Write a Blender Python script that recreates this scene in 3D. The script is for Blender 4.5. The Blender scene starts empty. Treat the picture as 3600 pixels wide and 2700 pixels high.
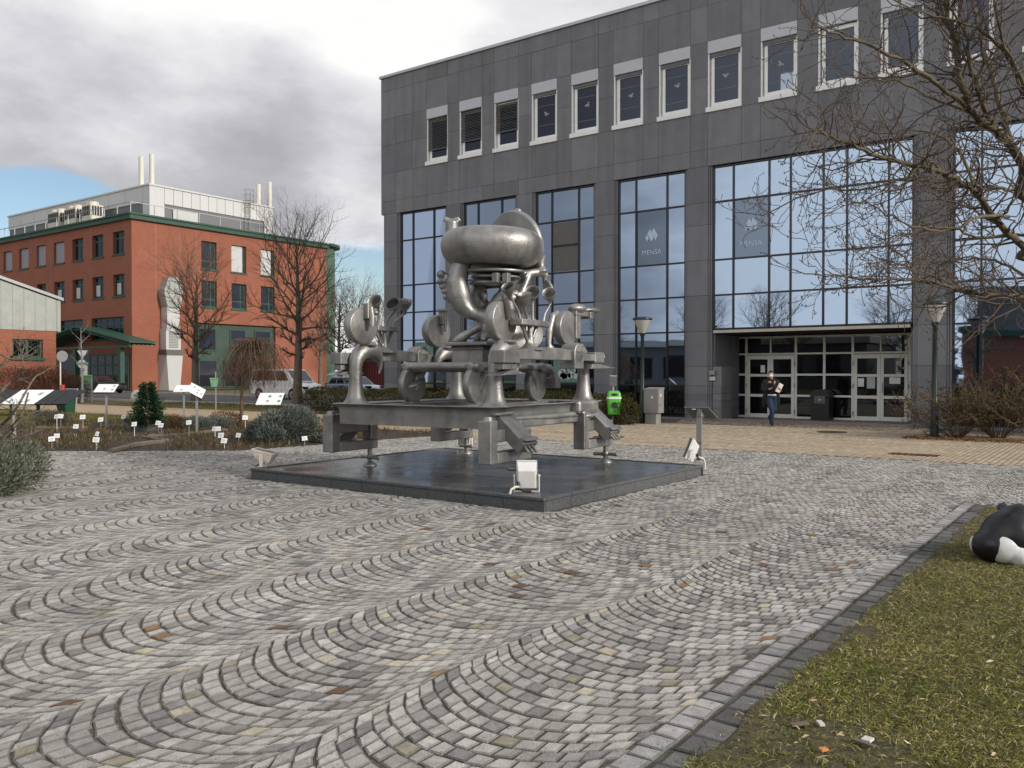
import bpy, bmesh, math, random
import numpy as np
from mathutils import Vector, Matrix, noise as mnoise
random.seed(7); RNG = np.random.default_rng(7)
SC = bpy.context.scene; COL = SC.collection
PI = math.pi
rad = math.radians

# ---------------------------------------------------------------- camera
FPX = 3020.0; YAW = rad(36.1); PIT = rad(-0.72); CAM = Vector((0, 0, 1.65))
cam_d = bpy.data.cameras.new('camera'); cam = bpy.data.objects.new('camera', cam_d); COL.objects.link(cam)
cam.location = CAM; cam.rotation_euler = (PI/2 + PIT, 0, YAW)
cam_d.sensor_width = 36; cam_d.lens = 36*FPX/3600; cam_d.clip_end = 3000; cam_d.clip_start = 0.05
SC.camera = cam
HF = Vector((-math.sin(YAW), math.cos(YAW), 0)); HR = Vector((math.cos(YAW), math.sin(YAW), 0)); ZZ = Vector((0, 0, 1))
CF = HF*math.cos(PIT)+ZZ*math.sin(PIT); CU = -HF*math.sin(PIT)+ZZ*math.cos(PIT)
def ray(px, py): return CF+HR*((px-1800)/FPX)+CU*((1350-py)/FPX)
def at(px, py, z=None, X=None, Y=None, d=None):
    r = ray(px, py)
    if z is not None: t = (z-CAM.z)/r.z
    elif X is not None: t = X/r.x
    elif Y is not None: t = Y/r.y
    else: t = d/r.dot(HF)
    return CAM+r*t
def proj(x, y, z):
    q = Vector((x, y, z))-CAM; w = q.dot(CF)
    if w < .05: return None
    return 1800+FPX*q.dot(HR)/w, 1350-FPX*q.dot(CU)/w, w

# ---------------------------------------------------------------- sky, sun, exposure
SUN_EL = rad(24); SUN_AZ = rad(6)            # azimuth measured from +X towards +Y
def make_world():
    w = bpy.data.worlds.new('World'); SC.world = w; w.use_nodes = True
    nt = w.node_tree; N = nt.nodes; Lk = nt.links; N.clear()
    out = N.new('ShaderNodeOutputWorld')
    tc = N.new('ShaderNodeTexCoord')
    def math_(op, a, b=None, c=None, clamp=False):
        n = N.new('ShaderNodeMath'); n.operation = op; n.use_clamp = clamp
        for i, v in enumerate((a, b, c)):
            if v is None: continue
            if isinstance(v, (int, float)): n.inputs[i].default_value = v
            else: Lk.new(v, n.inputs[i])
        return n.outputs[0]
    nrm = N.new('ShaderNodeVectorMath'); nrm.operation = 'NORMALIZE'; Lk.new(tc.outputs['Generated'], nrm.inputs[0])
    sep = N.new('ShaderNodeSeparateXYZ'); Lk.new(nrm.outputs[0], sep.inputs[0])
    # flat cloud layer: direction divided by height above the horizon
    den = math_('ADD', math_('MAXIMUM', sep.outputs[2], 0.0), 0.28)
    cx = math_('DIVIDE', sep.outputs[0], den); cy = math_('DIVIDE', sep.outputs[1], den)
    comb = N.new('ShaderNodeCombineXYZ'); Lk.new(cx, comb.inputs[0]); Lk.new(cy, comb.inputs[1])
    Lk.new(math_('MULTIPLY', sep.outputs[2], 1.5), comb.inputs[2])
    def noise(scale, det, rough, off, dist=0.0):
        m = N.new('ShaderNodeMapping'); m.inputs['Location'].default_value = off; Lk.new(comb.outputs[0], m.inputs[0])
        n = N.new('ShaderNodeTexNoise'); n.inputs['Scale'].default_value = scale; n.inputs['Detail'].default_value = det
        n.inputs['Roughness'].default_value = rough; n.inputs['Distortion'].default_value = dist
        Lk.new(m.outputs[0], n.inputs['Vector']); return n.outputs[0]
    def blob(d, width, gain):       # soft mask around a direction
        v = N.new('ShaderNodeVectorMath'); v.operation = 'DOT_PRODUCT'; Lk.new(nrm.outputs[0], v.inputs[0])
        v.inputs[1].default_value = Vector(d).normalized()
        mr = N.new('ShaderNodeMapRange'); mr.interpolation_type = 'SMOOTHERSTEP'
        mr.inputs['From Min'].default_value = math.cos(rad(width)); mr.inputs['From Max'].default_value = 1.0
        mr.inputs['To Max'].default_value = gain
        Lk.new(v.outputs['Value'], mr.inputs['Value']); return mr.outputs[0]
    n1 = noise(1.15, 9, .56, (3.1, 1.7, 0), .25); n2 = noise(2.6, 8, .6, (7.7, 4.2, 1)); n3 = noise(.8, 5, .5, (1.3, 8.8, 2))
    br = math_('ADD', math_('MULTIPLY', math_('SUBTRACT', n1, .5), 2.3), math_('MULTIPLY', math_('SUBTRACT', n2, .5), 1.15))
    br = math_('ADD', br, .52)
    def R(px, py): return ray(px, py)
    for d, wd, g in ((R(1330, 10), 8, .30), (R(200, 30), 14, .46), (R(520, 650), 13, -.48), (R(60, 540), 11, -.42), (R(1050, 620), 11, -.14),
                     (R(2300, 150), 9, -.12), (R(1180, 1130), 9, .24), (R(30, 1010), 7, .5),
                     ((.08, -1, .22), 38, .75), ((-.85, -.52, .14), 38, -1.25), ((1, .1, .5), 50, .28)):
        br = math_('ADD', br, blob(d, wd, g))
    ramp = N.new('ShaderNodeValToRGB'); e = ramp.color_ramp.elements
    e[0].position = 0.0; e[0].color = (.43, .43, .46, 1); e[1].position = 1.0; e[1].color = (.98, .98, .97, 1)
    for p, c in ((.32, (.53, .53, .56, 1)), (.55, (.68, .68, .71, 1)), (.8, (.84, .84, .86, 1))):
        x = e.new(p); x.color = c
    Lk.new(math_('ADD', br, 0, clamp=True), ramp.inputs[0])
    cov = math_('ADD', math_('MULTIPLY', math_('SUBTRACT', n3, .5), 2.2), math_('MULTIPLY', math_('SUBTRACT', n2, .5), 1.6))
    cov = math_('ADD', cov, .75)
    for d, wd, g in ((R(180, 985), 10, -1.7), (R(1270, 1190), 9, -.95), (R(1230, 820), 7, -.3), ((-.8, -.62, .30), 40, .2), ((.25, -1, .30), 40, .5), (R(700, 300), 30, .5)):
        cov = math_('ADD', cov, blob(d, wd, g))
    mr = N.new('ShaderNodeMapRange'); mr.interpolation_type = 'SMOOTHSTEP'
    mr.inputs['From Min'].default_value = 0.1; mr.inputs['From Max'].default_value = .5; Lk.new(cov, mr.inputs['Value'])
    sky = N.new('ShaderNodeTexSky'); sky.sky_type = 'NISHITA'; sky.sun_disc = False
    sky.sun_elevation = SUN_EL; sky.sun_rotation = PI/2-SUN_AZ; sky.air_density = 1.0; sky.dust_density = .6; sky.ozone_density = 1.5
    bsky = N.new('ShaderNodeBackground'); bsky.inputs['Strength'].default_value = .11; Lk.new(sky.outputs[0], bsky.inputs[0])
    bcl = N.new('ShaderNodeBackground'); Lk.new(math_('MULTIPLY_ADD', blob((.10, -1, .20), 42, .42), 1.0, .92), bcl.inputs['Strength']); Lk.new(ramp.outputs[0], bcl.inputs[0])
    mix = N.new('ShaderNodeMixShader'); Lk.new(mr.outputs[0], mix.inputs[0]); Lk.new(bsky.outputs[0], mix.inputs[1]); Lk.new(bcl.outputs[0], mix.inputs[2])
    Lk.new(mix.outputs[0], out.inputs[0])
make_world()
sun_d = bpy.data.lights.new('sun', 'SUN'); sun_d.energy = 3.1; sun_d.angle = rad(10); sun_d.color = (1, .93, .84)
sun = bpy.data.objects.new('sun', sun_d); COL.objects.link(sun)
sdir = Vector((math.cos(SUN_EL)*math.cos(SUN_AZ), math.cos(SUN_EL)*math.sin(SUN_AZ), math.sin(SUN_EL)))
sun.rotation_euler = (-sdir).to_track_quat('-Z', 'Y').to_euler(); sun.location = sdir*40
SC.view_settings.view_transform = 'Standard'; SC.view_settings.look = 'None'; SC.view_settings.gamma = 1.0
SC.view_settings.exposure = 0.15; SC.view_settings.use_curve_mapping = False

# ---------------------------------------------------------------- materials
MATS = {}
def srgb(r, g, b): return tuple(((c/255)/12.92 if c/255 <= .04045 else ((c/255+.055)/1.055)**2.4) for c in (r, g, b))
def mat(name, col, rough=.6, metal=0.0, var=.15, scale=6.0, bump=0.0, bscale=60.0, col2=None, rnd=0.0, spec=.5, coat=0.0,
        attr=False, specks=0.0, spcol=(.6, .6, .58), spscale=90.0, streak=0.0, det=6, rvar=0.0, back=False):
    if name in MATS: return MATS[name]
    m = bpy.data.materials.new(name); m.use_nodes = True; nt = m.node_tree; N = nt.nodes; Lk = nt.links
    p = N['Principled BSDF']; p.inputs['Metallic'].default_value = metal
    p.inputs['Roughness'].default_value = rough; p.inputs['Specular IOR Level'].default_value = spec
    p.inputs['Coat Weight'].default_value = coat
    tc = N.new('ShaderNodeTexCoord'); co = tc.outputs['Object']
    if attr: co = N.new('ShaderNodeNewGeometry').outputs['Position']
    n = N.new('ShaderNodeTexNoise'); n.inputs['Scale'].default_value = scale; n.inputs['Detail'].default_value = det; n.inputs['Roughness'].default_value = .62
    Lk.new(co, n.inputs['Vector'])
    mr = N.new('ShaderNodeMapRange'); mr.inputs['From Min'].default_value = .3; mr.inputs['From Max'].default_value = .7; Lk.new(n.outputs[0], mr.inputs[0])
    mx = N.new('ShaderNodeMix'); mx.data_type = 'RGBA'; Lk.new(mr.outputs[0], mx.inputs['Factor'])
    if attr:
        at_ = N.new('ShaderNodeAttribute'); at_.attribute_name = 'tone'
        def mul(v):
            q = N.new('ShaderNodeMix'); q.data_type = 'RGBA'; q.blend_type = 'MULTIPLY'; q.inputs['Factor'].default_value = 1
            Lk.new(at_.outputs['Color'], q.inputs['A']); q.inputs['B'].default_value = (v, v, v, 1); return q.outputs['Result']
        Lk.new(mul(1-var), mx.inputs['A']); Lk.new(mul(1+var), mx.inputs['B'])
    else:
        a = tuple(c*(1-var) for c in col); b = col2 or tuple(min(1, c*(1+var)) for c in col)
        mx.inputs['A'].default_value = (*a, 1); mx.inputs['B'].default_value = (*b, 1)
    c = mx.outputs['Result']
    def mixc(c, fac, col, blend='MIX'):
        q = N.new('ShaderNodeMix'); q.data_type = 'RGBA'; q.blend_type = blend; Lk.new(fac, q.inputs['Factor']); Lk.new(c, q.inputs['A'])
        q.inputs['B'].default_value = (*col, 1); return q.outputs['Result']
    if streak:
        mp = N.new('ShaderNodeMapping'); mp.inputs['Scale'].default_value = (3.2, 3.2, .22); Lk.new(co, mp.inputs[0])
        s = N.new('ShaderNodeTexNoise'); s.inputs['Scale'].default_value = 1.0; s.inputs['Detail'].default_value = 7; Lk.new(mp.outputs[0], s.inputs['Vector'])
        r2 = N.new('ShaderNodeMapRange'); r2.inputs['From Min'].default_value = .48; r2.inputs['From Max'].default_value = .72; r2.inputs['To Max'].default_value = streak
        Lk.new(s.outputs[0], r2.inputs[0]); c = mixc(c, r2.outputs[0], (.35, .35, .34), 'MULTIPLY')
    if specks:
        v = N.new('ShaderNodeTexVoronoi'); v.inputs['Scale'].default_value = spscale; Lk.new(co, v.inputs['Vector'])
        r3 = N.new('ShaderNodeMapRange'); r3.inputs['From Min'].default_value = specks; r3.inputs['From Max'].default_value = specks*.6
        Lk.new(v.outputs['Distance'], r3.inputs[0]); c = mixc(c, r3.outputs[0], spcol)
    if rnd:
        oi = N.new('ShaderNodeObjectInfo'); r4 = N.new('ShaderNodeMapRange'); r4.inputs['To Min'].default_value = 1-rnd; r4.inputs['To Max'].default_value = 1+rnd
        Lk.new(oi.outputs['Random'], r4.inputs[0]); q = N.new('ShaderNodeMix'); q.data_type = 'RGBA'; q.blend_type = 'MULTIPLY'; q.inputs['Factor'].default_value = 1
        Lk.new(c, q.inputs['A']); Lk.new(r4.outputs[0], q.inputs['B']); c = q.outputs['Result']
    Lk.new(c, p.inputs['Base Color'])
    if rvar:
        r5 = N.new('ShaderNodeMapRange'); r5.inputs['From Min'].default_value = .3; r5.inputs['From Max'].default_value = .7
        r5.inputs['To Min'].default_value = max(0, rough-rvar); r5.inputs['To Max'].default_value = rough+rvar
        Lk.new(n.outputs[0], r5.inputs[0]); Lk.new(r5.outputs[0], p.inputs['Roughness'])
    if bump:
        bn = N.new('ShaderNodeTexNoise'); bn.inputs['Scale'].default_value = bscale; bn.inputs['Detail'].default_value = 4; Lk.new(co, bn.inputs['Vector'])
        bp = N.new('ShaderNodeBump'); bp.inputs['Strength'].default_value = bump; bp.inputs['Distance'].default_value = .02
        Lk.new(bn.outputs[0], bp.inputs['Height']); Lk.new(bp.outputs[0], p.inputs['Normal'])
    MATS[name] = m; return m
def brick_mat(name, c1, c2, mort, bw=.25, bh=.083, var=.09):
    m = bpy.data.materials.new(name); m.use_nodes = True; nt = m.node_tree; N = nt.nodes; Lk = nt.links; p = N['Principled BSDF']
    tc = N.new('ShaderNodeTexCoord'); s = N.new('ShaderNodeSeparateXYZ'); Lk.new(tc.outputs['Object'], s.inputs[0])
    a = N.new('ShaderNodeMath'); Lk.new(s.outputs[0], a.inputs[0]); Lk.new(s.outputs[1], a.inputs[1])
    cb = N.new('ShaderNodeCombineXYZ'); Lk.new(a.outputs[0], cb.inputs[0]); Lk.new(s.outputs[2], cb.inputs[1])
    b = N.new('ShaderNodeTexBrick'); b.inputs['Scale'].default_value = 1; b.inputs['Brick Width'].default_value = bw; b.inputs['Row Height'].default_value = bh
    b.inputs['Mortar Size'].default_value = .008; b.inputs['Color1'].default_value = (*c1, 1); b.inputs['Color2'].default_value = (*c2, 1); b.inputs['Mortar'].default_value = (*mort, 1)
    Lk.new(cb.outputs[0], b.inputs['Vector'])
    n = N.new('ShaderNodeTexNoise'); n.inputs['Scale'].default_value = .45; n.inputs['Detail'].default_value = 8; Lk.new(tc.outputs['Object'], n.inputs['Vector'])
    mr = N.new('ShaderNodeMapRange'); mr.inputs['From Min'].default_value = .3; mr.inputs['From Max'].default_value = .7; mr.inputs['To Min'].default_value = 1-var; mr.inputs['To Max'].default_value = 1+var
    Lk.new(n.outputs[0], mr.inputs[0]); q = N.new('ShaderNodeMix'); q.data_type = 'RGBA'; q.blend_type = 'MULTIPLY'; q.inputs['Factor'].default_value = 1
    Lk.new(b.outputs['Color'], q.inputs['A']); Lk.new(mr.outputs[0], q.inputs['B']); Lk.new(q.outputs['Result'], p.inputs['Base Color'])
    p.inputs['Roughness'].default_value = .85; MATS[name] = m; return m
def glass_mat(name, tint, refl, body, rough=.015, wob=0.0):
    m = bpy.data.materials.new(name); m.use_nodes = True; nt = m.node_tree; N = nt.nodes; Lk = nt.links; N.remove(N['Principled BSDF'])
    out = N['Material Output']
    g = N.new('ShaderNodeBsdfGlossy'); g.inputs['Color'].default_value = (*tint, 1); g.inputs['Roughness'].default_value = rough
    d = N.new('ShaderNodeBsdfDiffuse'); d.inputs['Color'].default_value = (*body, 1)
    fr = N.new('ShaderNodeFresnel'); fr.inputs['IOR'].default_value = 1.5
    mr = N.new('ShaderNodeMapRange'); mr.inputs['From Min'].default_value = .04; mr.inputs['From Max'].default_value = 1; mr.inputs['To Min'].default_value = refl; mr.inputs['To Max'].default_value = 1
    Lk.new(fr.outputs[0], mr.inputs[0])
    mx = N.new('ShaderNodeMixShader'); Lk.new(mr.outputs[0], mx.inputs[0]); Lk.new(d.outputs[0], mx.inputs[1]); Lk.new(g.outputs[0], mx.inputs[2]); Lk.new(mx.outputs[0], out.inputs[0])
    if wob:
        tc = N.new('ShaderNodeTexCoord'); n = N.new('ShaderNodeTexNoise'); n.inputs['Scale'].default_value = .8; n.inputs['Detail'].default_value = 1
        Lk.new(tc.outputs['Object'], n.inputs['Vector']); b = N.new('ShaderNodeBump'); b.inputs['Strength'].default_value = wob; b.inputs['Distance'].default_value = .05
        Lk.new(n.outputs[0], b.inputs['Height']); Lk.new(b.outputs[0], g.inputs['Normal'])
    MATS[name] = m; return m
K = dict(
 clad=mat('grey_stone_cladding', (.182, .188, .204), .75, var=.10, scale=1.6, bump=.25, bscale=55, rnd=.13, specks=.055, spcol=(.10, .10, .105), spscale=6, streak=.28),
 core=mat('joint_black', (.012, .012, .013), .9),
 coping=mat('coping_metal', (.5, .52, .56), .45, metal=.2, var=.06),
 white=mat('white_frame', (.84, .85, .84), .45, var=.06, scale=3),
 greyp=mat('roller_box_grey', (.52, .54, .59), .5, var=.05),
 doorw=mat('door_frame_white', (.74, .75, .71), .4, var=.06, scale=4),
 mull=mat('black_mullion', (.008, .009, .014), .35),
 blind=mat('blind_slat', (.13, .135, .15), .5),
 soffit=mat('soffit_plaster', (.42, .37, .32), .8, var=.1, scale=2),
 ledge=mat('ledge_render', (.5, .47, .43), .8, var=.12, scale=3),
 gcur=glass_mat('curtain_glass', (.60, .75, .96), .47, (.008, .012, .02), wob=.035),
 gcur2=glass_mat('screened_glass', (.60, .75, .96), .19, (.02, .03, .045), wob=.012),
 gdk=glass_mat('dark_glass', (.6, .64, .7), .10, (.006, .007, .008)),
 gwin=glass_mat('window_glass', (.55, .62, .78), .085, (.012, .014, .02), wob=.02),
 frost=mat('frosted_print', (.52, .64, .80), .55, var=.04),
 pewter=mat('cast_aluminium', (.30, .298, .29), .48, metal=.8, var=.17, scale=4.0, bump=.22, bscale=34, col2=(.40, .393, .38), rvar=.08, streak=.55),
 slab=mat('polished_granite', (.085, .085, .083), .25, var=.45, scale=1.7, rnd=.25, rvar=.14, spec=.5, bump=.05, bscale=9),
 granite=mat('rough_dark_granite', (.085, .09, .093), .65, var=.35, scale=26, specks=.22, spcol=(.20, .21, .21), spscale=55, bump=.2, bscale=70),
 cobble=mat('cobble_granite', (.3, .3, .3), .85, var=.24, scale=15, attr=True, bump=.6, bscale=110, specks=.16, spcol=(.12, .115, .11), spscale=26),
 joint=mat('joint_grit', (.085, .075, .057), .95, var=.5, scale=30, bump=.5, bscale=90),
 tan=mat('tan_clinker', (.3, .2, .1), .85, var=.12, scale=14, attr=True),
 tanj=mat('tan_joint', (.09, .07, .05), .95, var=.3, scale=20),
 sand=mat('sand_path', (.36, .27, .175), .95, var=.12, scale=2.5, bump=.2),
 asphalt=mat('asphalt', (.085, .085, .09), .9, var=.15, scale=3),
 soil=mat('soil', (.045, .033, .022), .95, var=.5, scale=12, bump=.8, bscale=30),
 verge=mat('verge_grass', (.085, .095, .03), .95, var=.35, scale=3, col2=(.19, .15, .06)),
 lawn=mat('lawn_soil', (.055, .045, .026), .95, var=.5, scale=14, bump=.8, bscale=60, col2=(.12, .105, .045)),
 blade=mat('grass_blade', (.1, .1, .03), .7, var=.1, attr=True, spec=.25),
 leafa=mat('leaf_attr', (.1, .1, .03), .75, var=.12, attr=True, spec=.2),
 bark=mat('bark', (.11, .09, .07), .9, var=.4, scale=14, bump=.5, bscale=40, col2=(.20, .165, .12)),
 barkm=mat('mossy_bark', (.085, .068, .052), .9, var=.35, scale=5, bump=.6, bscale=50, col2=(.17, .14, .075)),
 twig=mat('twig', (.075, .056, .046), .85, var=.3, scale=3, col2=(.17, .13, .105)),
 twigb=mat('russet_twig', (.10, .06, .038), .85, var=.35, scale=3, col2=(.19, .115, .07)),
 bud=mat('bud', (.035, .026, .022), .7),
 green=mat('green_paint', (.020, .072, .048), .5, var=.15, scale=2),
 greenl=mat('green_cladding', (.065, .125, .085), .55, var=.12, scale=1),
 greend=mat('shaded_recess_green', (.035, .062, .047), .6, var=.25, scale=1.5),  # cladding green again, with the shade of the recess put into the colour
 zinc=mat('zinc_sheet', (.33, .35, .325), .5, metal=.25, var=.10, scale=1.6, rnd=.05),
 panl=mat('light_metal_panel', (.54, .55, .55), .5, var=.05, rnd=.03),
 pang=mat('grey_metal_panel', (.15, .155, .165), .6, var=.06),
 steel=mat('galvanised_steel', (.38, .39, .40), .45, metal=.5, var=.12, scale=10),
 dgreen=mat('lamp_dark_green', (.012, .024, .022), .4),
 lampglass=mat('lamp_lantern', (.42, .42, .40), .15, var=.05, spec=.7),
 binl=mat('bright_green_plastic', (.10, .46, .055), .35, var=.06, coat=.2),
 bind=mat('dark_green_plastic', (.012, .07, .035), .4, var=.1),
 binp=mat('pale_green_plastic', (.22, .42, .26), .5, var=.1),
 cab=mat('cabinet_grey', (.26, .255, .245), .55, var=.06),
 black=mat('black_plastic', (.012, .014, .016), .45),
 sign=mat('sign_grey', (.11, .11, .105), .5), board=mat('white_board', (.80, .82, .82), .4, var=.03),
 print=mat('print_grey', (.30, .33, .31), .6), printg=mat('print_green', (.12, .27, .10), .6, var=.5, scale=60),
 label=mat('label_card', (.78, .79, .80), .5, var=.04), stake=mat('stake_grey', (.28, .27, .26), .7),
 flood=mat('floodlight_white', (.80, .80, .78), .35, var=.05, scale=8), floodw=mat('floodlight_warm', (.74, .66, .58), .4, var=.08),
 rust=mat('rust', (.28, .11, .03), .8, var=.4, scale=20), iron=mat('rusty_iron', (.075, .04, .027), .8, var=.3, scale=20),
 maroon=mat('maroon_paint', (.09, .012, .014), .6), redp=mat('red_paint', (.42, .03, .02), .5), paint=mat('car_white', (.8, .81, .82), .3, coat=.5, var=.03), carb=mat('car_blue', (.26, .34, .43), .3, metal=.4, coat=.6, var=.04),
 carn=mat('car_black', (.015, .015, .017), .3, coat=.5), tyre=mat('tyre', (.015, .015, .015), .8), cargl=glass_mat('car_glass', (.7, .75, .8), .12, (.01, .012, .014)),
 alloy=mat('alloy', (.5, .5, .5), .35, metal=.8), lampred=mat('tail_lamp', (.3, .01, .01), .3),
 wallj=mat('joint_mastic', (.30, .17, .13), .8), rock=mat('pale_rock', (.62, .59, .54), .9, var=.2, scale=5, bump=.6, bscale=12), wood=mat('old_timber', (.14, .115, .09), .9, var=.3, scale=12),
 cowb=mat('gloss_black', (.010, .011, .014), .38, var=.5, scale=3, rvar=.12), coww=mat('gloss_white', (.66, .67, .67), .45, var=.08, scale=6, bump=.1, bscale=20),
 skin=mat('skin', (.52, .30, .21), .55, var=.08), hair=mat('dark_hair', (.03, .02, .015), .6), coat=mat('black_coat', (.009, .009, .012), .85, var=.3, scale=20),
 denim=mat('denim', (.018, .033, .075), .85, var=.4, scale=10), shirt=mat('white_cloth', (.8, .8, .8), .7), paper=mat('white_paper', (.82, .80, .76), .6, var=.08),
 orange=mat('orange_print', (.6, .25, .1), .6), teal=mat('poster_teal', (.12, .23, .20), .5, var=.25, scale=5), tealw=mat('poster_white', (.45, .52, .52), .5, var=.15, scale=8),
 ink=mat('ink_black', (.02, .02, .02), .6), yellow=mat('yellow', (.6, .5, .1), .6), beige=mat('beige_enamel', (.60, .58, .50), .5), flue=mat('flue_cream', (.60, .59, .52), .5, var=.04),
 roller=mat('roller_blind_grey', (.27, .27, .30), .6, var=.05), rollerw=mat('roller_blind_white', (.50, .505, .50), .6, var=.04),
)
brick_mat('red_brick', (.295, .086, .043), (.235, .066, .034), (.28, .15, .11))
K['brick'] = MATS['red_brick']

# ---------------------------------------------------------------- mesh helpers
class MB:
    def __init__(s): s.v = []; s.f = []
    def add(s, V, F):
        o = len(s.v); s.v += [tuple(v) for v in V]; s.f += [tuple(i+o for i in f) for f in F]; return s
    def box(s, x0, x1, y0, y1, z0, z1, M=None):
        V = [(x, y, z) for x in (x0, x1) for y in (y0, y1) for z in (z0, z1)]
        if M is not None: V = [M @ Vector(v) for v in V]
        return s.add(V, [(0, 1, 3, 2), (4, 6, 7, 5), (0, 4, 5, 1), (2, 3, 7, 6), (0, 2, 6, 4), (1, 5, 7, 3)])
    def hexa(s, a, b):          # two quads (4 points each, same order)
        return s.add(list(a)+list(b), [(3, 2, 1, 0), (4, 5, 6, 7), (0, 1, 5, 4), (1, 2, 6, 5), (2, 3, 7, 6), (3, 0, 4, 7)])
    def tube(s, P, Rr, n=8, cap=True, sq=1.0, up=None):
        P = [Vector(p) for p in P]; m = len(P)
        if not hasattr(Rr, '__len__'): Rr = [Rr]*m
        T = [(P[min(i+1, m-1)]-P[max(i-1, 0)]).normalized() for i in range(m)]
        a = Vector(up) if up else (Vector((0, 0, 1)) if abs(T[0].z) < .9 else Vector((1, 0, 0)))
        u = (a-T[0]*a.dot(T[0])).normalized(); V = []
        for i in range(m):
            u = u-T[i]*u.dot(T[i])
            u = u.normalized() if u.length > 1e-6 else T[i].orthogonal().normalized()
            w = T[i].cross(u)
            for k in range(n):
                t = 2*PI*k/n; V.append(P[i]+(u*math.cos(t)*sq+w*math.sin(t))*Rr[i])
        F = [(i*n+k, i*n+(k+1) % n, (i+1)*n+(k+1) % n, (i+1)*n+k) for i in range(m-1) for k in range(n)]
        if cap: F += [tuple(range(n-1, -1, -1)), tuple((m-1)*n+k for k in range(n))]
        return s.add(V, F)
    def lathe(s, prof, o=(0, 0, 0), axis=(0, 0, 1), n=20, sx=1.0, sy=1.0, ref=None):
        ax = Vector(axis).normalized(); u = Vector(ref) if ref else ax.orthogonal()
        u = (u-ax*u.dot(ax)).normalized(); w = ax.cross(u); o = Vector(o); m = len(prof)
        V = [o+ax*z+(u*math.cos(2*PI*k/n)*sx+w*math.sin(2*PI*k/n)*sy)*max(r, 1e-4) for r, z in prof for k in range(n)]
        F = [(i*n+k, i*n+(k+1) % n, (i+1)*n+(k+1) % n, (i+1)*n+k) for i in range(m-1) for k in range(n)]
        F += [tuple(range(n-1, -1, -1)), tuple((m-1)*n+k for k in range(n))]
        return s.add(V, F)
    def ell(s, c, r, n=16, m=9, M=None):
        V = []; c = Vector(c)
        for i in range(m+1):
            t = PI*i/m
            for k in range(n):
                q = Vector((r[0]*math.sin(t)*math.cos(2*PI*k/n), r[1]*math.sin(t)*math.sin(2*PI*k/n), -r[2]*math.cos(t)))
                if i in (0, m): q *= .9999; q += Vector((1e-4*math.cos(2*PI*k/n), 1e-4*math.sin(2*PI*k/n), 0))
                V.append(c+(M @ q if M is not None else q))
        F = [(i*n+k, i*n+(k+1) % n, (i+1)*n+(k+1) % n, (i+1)*n+k) for i in range(m) for k in range(n)]
        F += [tuple(range(n-1, -1, -1)), tuple(m*n+k for k in range(n))]
        return s.add(V, F)
    def prism(s, poly, o, u, v, w):      # polygon in (u,v) extruded by vector w
        o, u, v, w = Vector(o), Vector(u), Vector(v), Vector(w); n = len(poly)
        A = [o+u*a+v*b for a, b in poly]; V = A+[p+w for p in A]
        return s.add(V, [tuple(range(n-1, -1, -1)), tuple(range(n, 2*n))]+[(i, (i+1) % n, n+(i+1) % n, n+i) for i in range(n)])
    def disc(s, c, axis, r, th, n=36, sx=1.0, sy=1.0, ref=None, rim=.35):   # lens with a rounded rim
        h = th/2; prof = [(0, -h)]+[(r-h*rim*2+h*rim*2*math.sin(a), -h*math.cos(a)) for a in [PI*i/8 for i in range(9)]]+[(0, h)]
        return s.lathe(prof, c, axis, n, sx, sy, ref)
    def build(s, name, m, parent=None, smooth=None, remesh=0, sm=0, bevel=0, world=True, tone=None):
        return build(name, s.v, s.f, m, parent, smooth, remesh, sm, bevel, world)
WL = {}
def build(name, V, F, m, parent=None, smooth=None, remesh=0, sm=0, bevel=0, world=True):
    off = WL.get(parent.name, Vector()) if (parent is not None and world) else Vector()
    me = bpy.data.meshes.new(name); me.from_pydata([tuple(Vector(v)-off) for v in V] if off.length else V, [], F)
    if smooth is not None or remesh:
        me.polygons.foreach_set('use_smooth', [True]*len(me.polygons))
        if smooth and not remesh: me.set_sharp_from_angle(angle=rad(smooth))
    me.materials.append(K[m] if isinstance(m, str) else m)
    return obj(name, me, parent, remesh, sm, bevel)
def obj(name, me, parent=None, remesh=0, sm=0, bevel=0):
    o = bpy.data.objects.new(name, me); COL.objects.link(o)
    if parent is not None: o.parent = parent; WL[o.name] = WL.get(parent.name, Vector())
    if remesh:
        r = o.modifiers.new('remesh', 'REMESH'); r.mode = 'VOXEL'; r.voxel_size = remesh; r.use_smooth_shade = True
        if sm: q = o.modifiers.new('smooth', 'SMOOTH'); q.iterations = sm; q.factor = .5
    if bevel:
        b = o.modifiers.new('bevel', 'BEVEL'); b.width = bevel; b.segments = 2; b.limit_method = 'ANGLE'; b.angle_limit = rad(40); b.harden_normals = False
    return o
def tag(o, label=None, cat=None, group=None, kind=None):
    if label: o['label'] = label
    if cat: o['category'] = cat
    if group: o['group'] = group
    if kind: o['kind'] = kind
    return o
def thing(name, label, cat, loc=(0, 0, 0), rz=0, group=None):
    o = bpy.data.objects.new(name, None); COL.objects.link(o); o.location = loc; o.rotation_euler = (0, 0, rz); o.empty_display_size = .2
    WL[o.name] = Vector(loc); return tag(o, label, cat, group)
def dup(src, loc, rz=None, label=None):
    r = src.copy(); COL.objects.link(r); r.location = loc
    if rz is not None: r.rotation_euler = (0, 0, rz)
    if label: r['label'] = label
    WL[r.name] = Vector(loc)
    for ch in list(src.children):
        c = ch.copy(); COL.objects.link(c); c.parent = r
        for g in list(ch.children):
            d = g.copy(); COL.objects.link(d); d.parent = c
    return r
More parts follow.
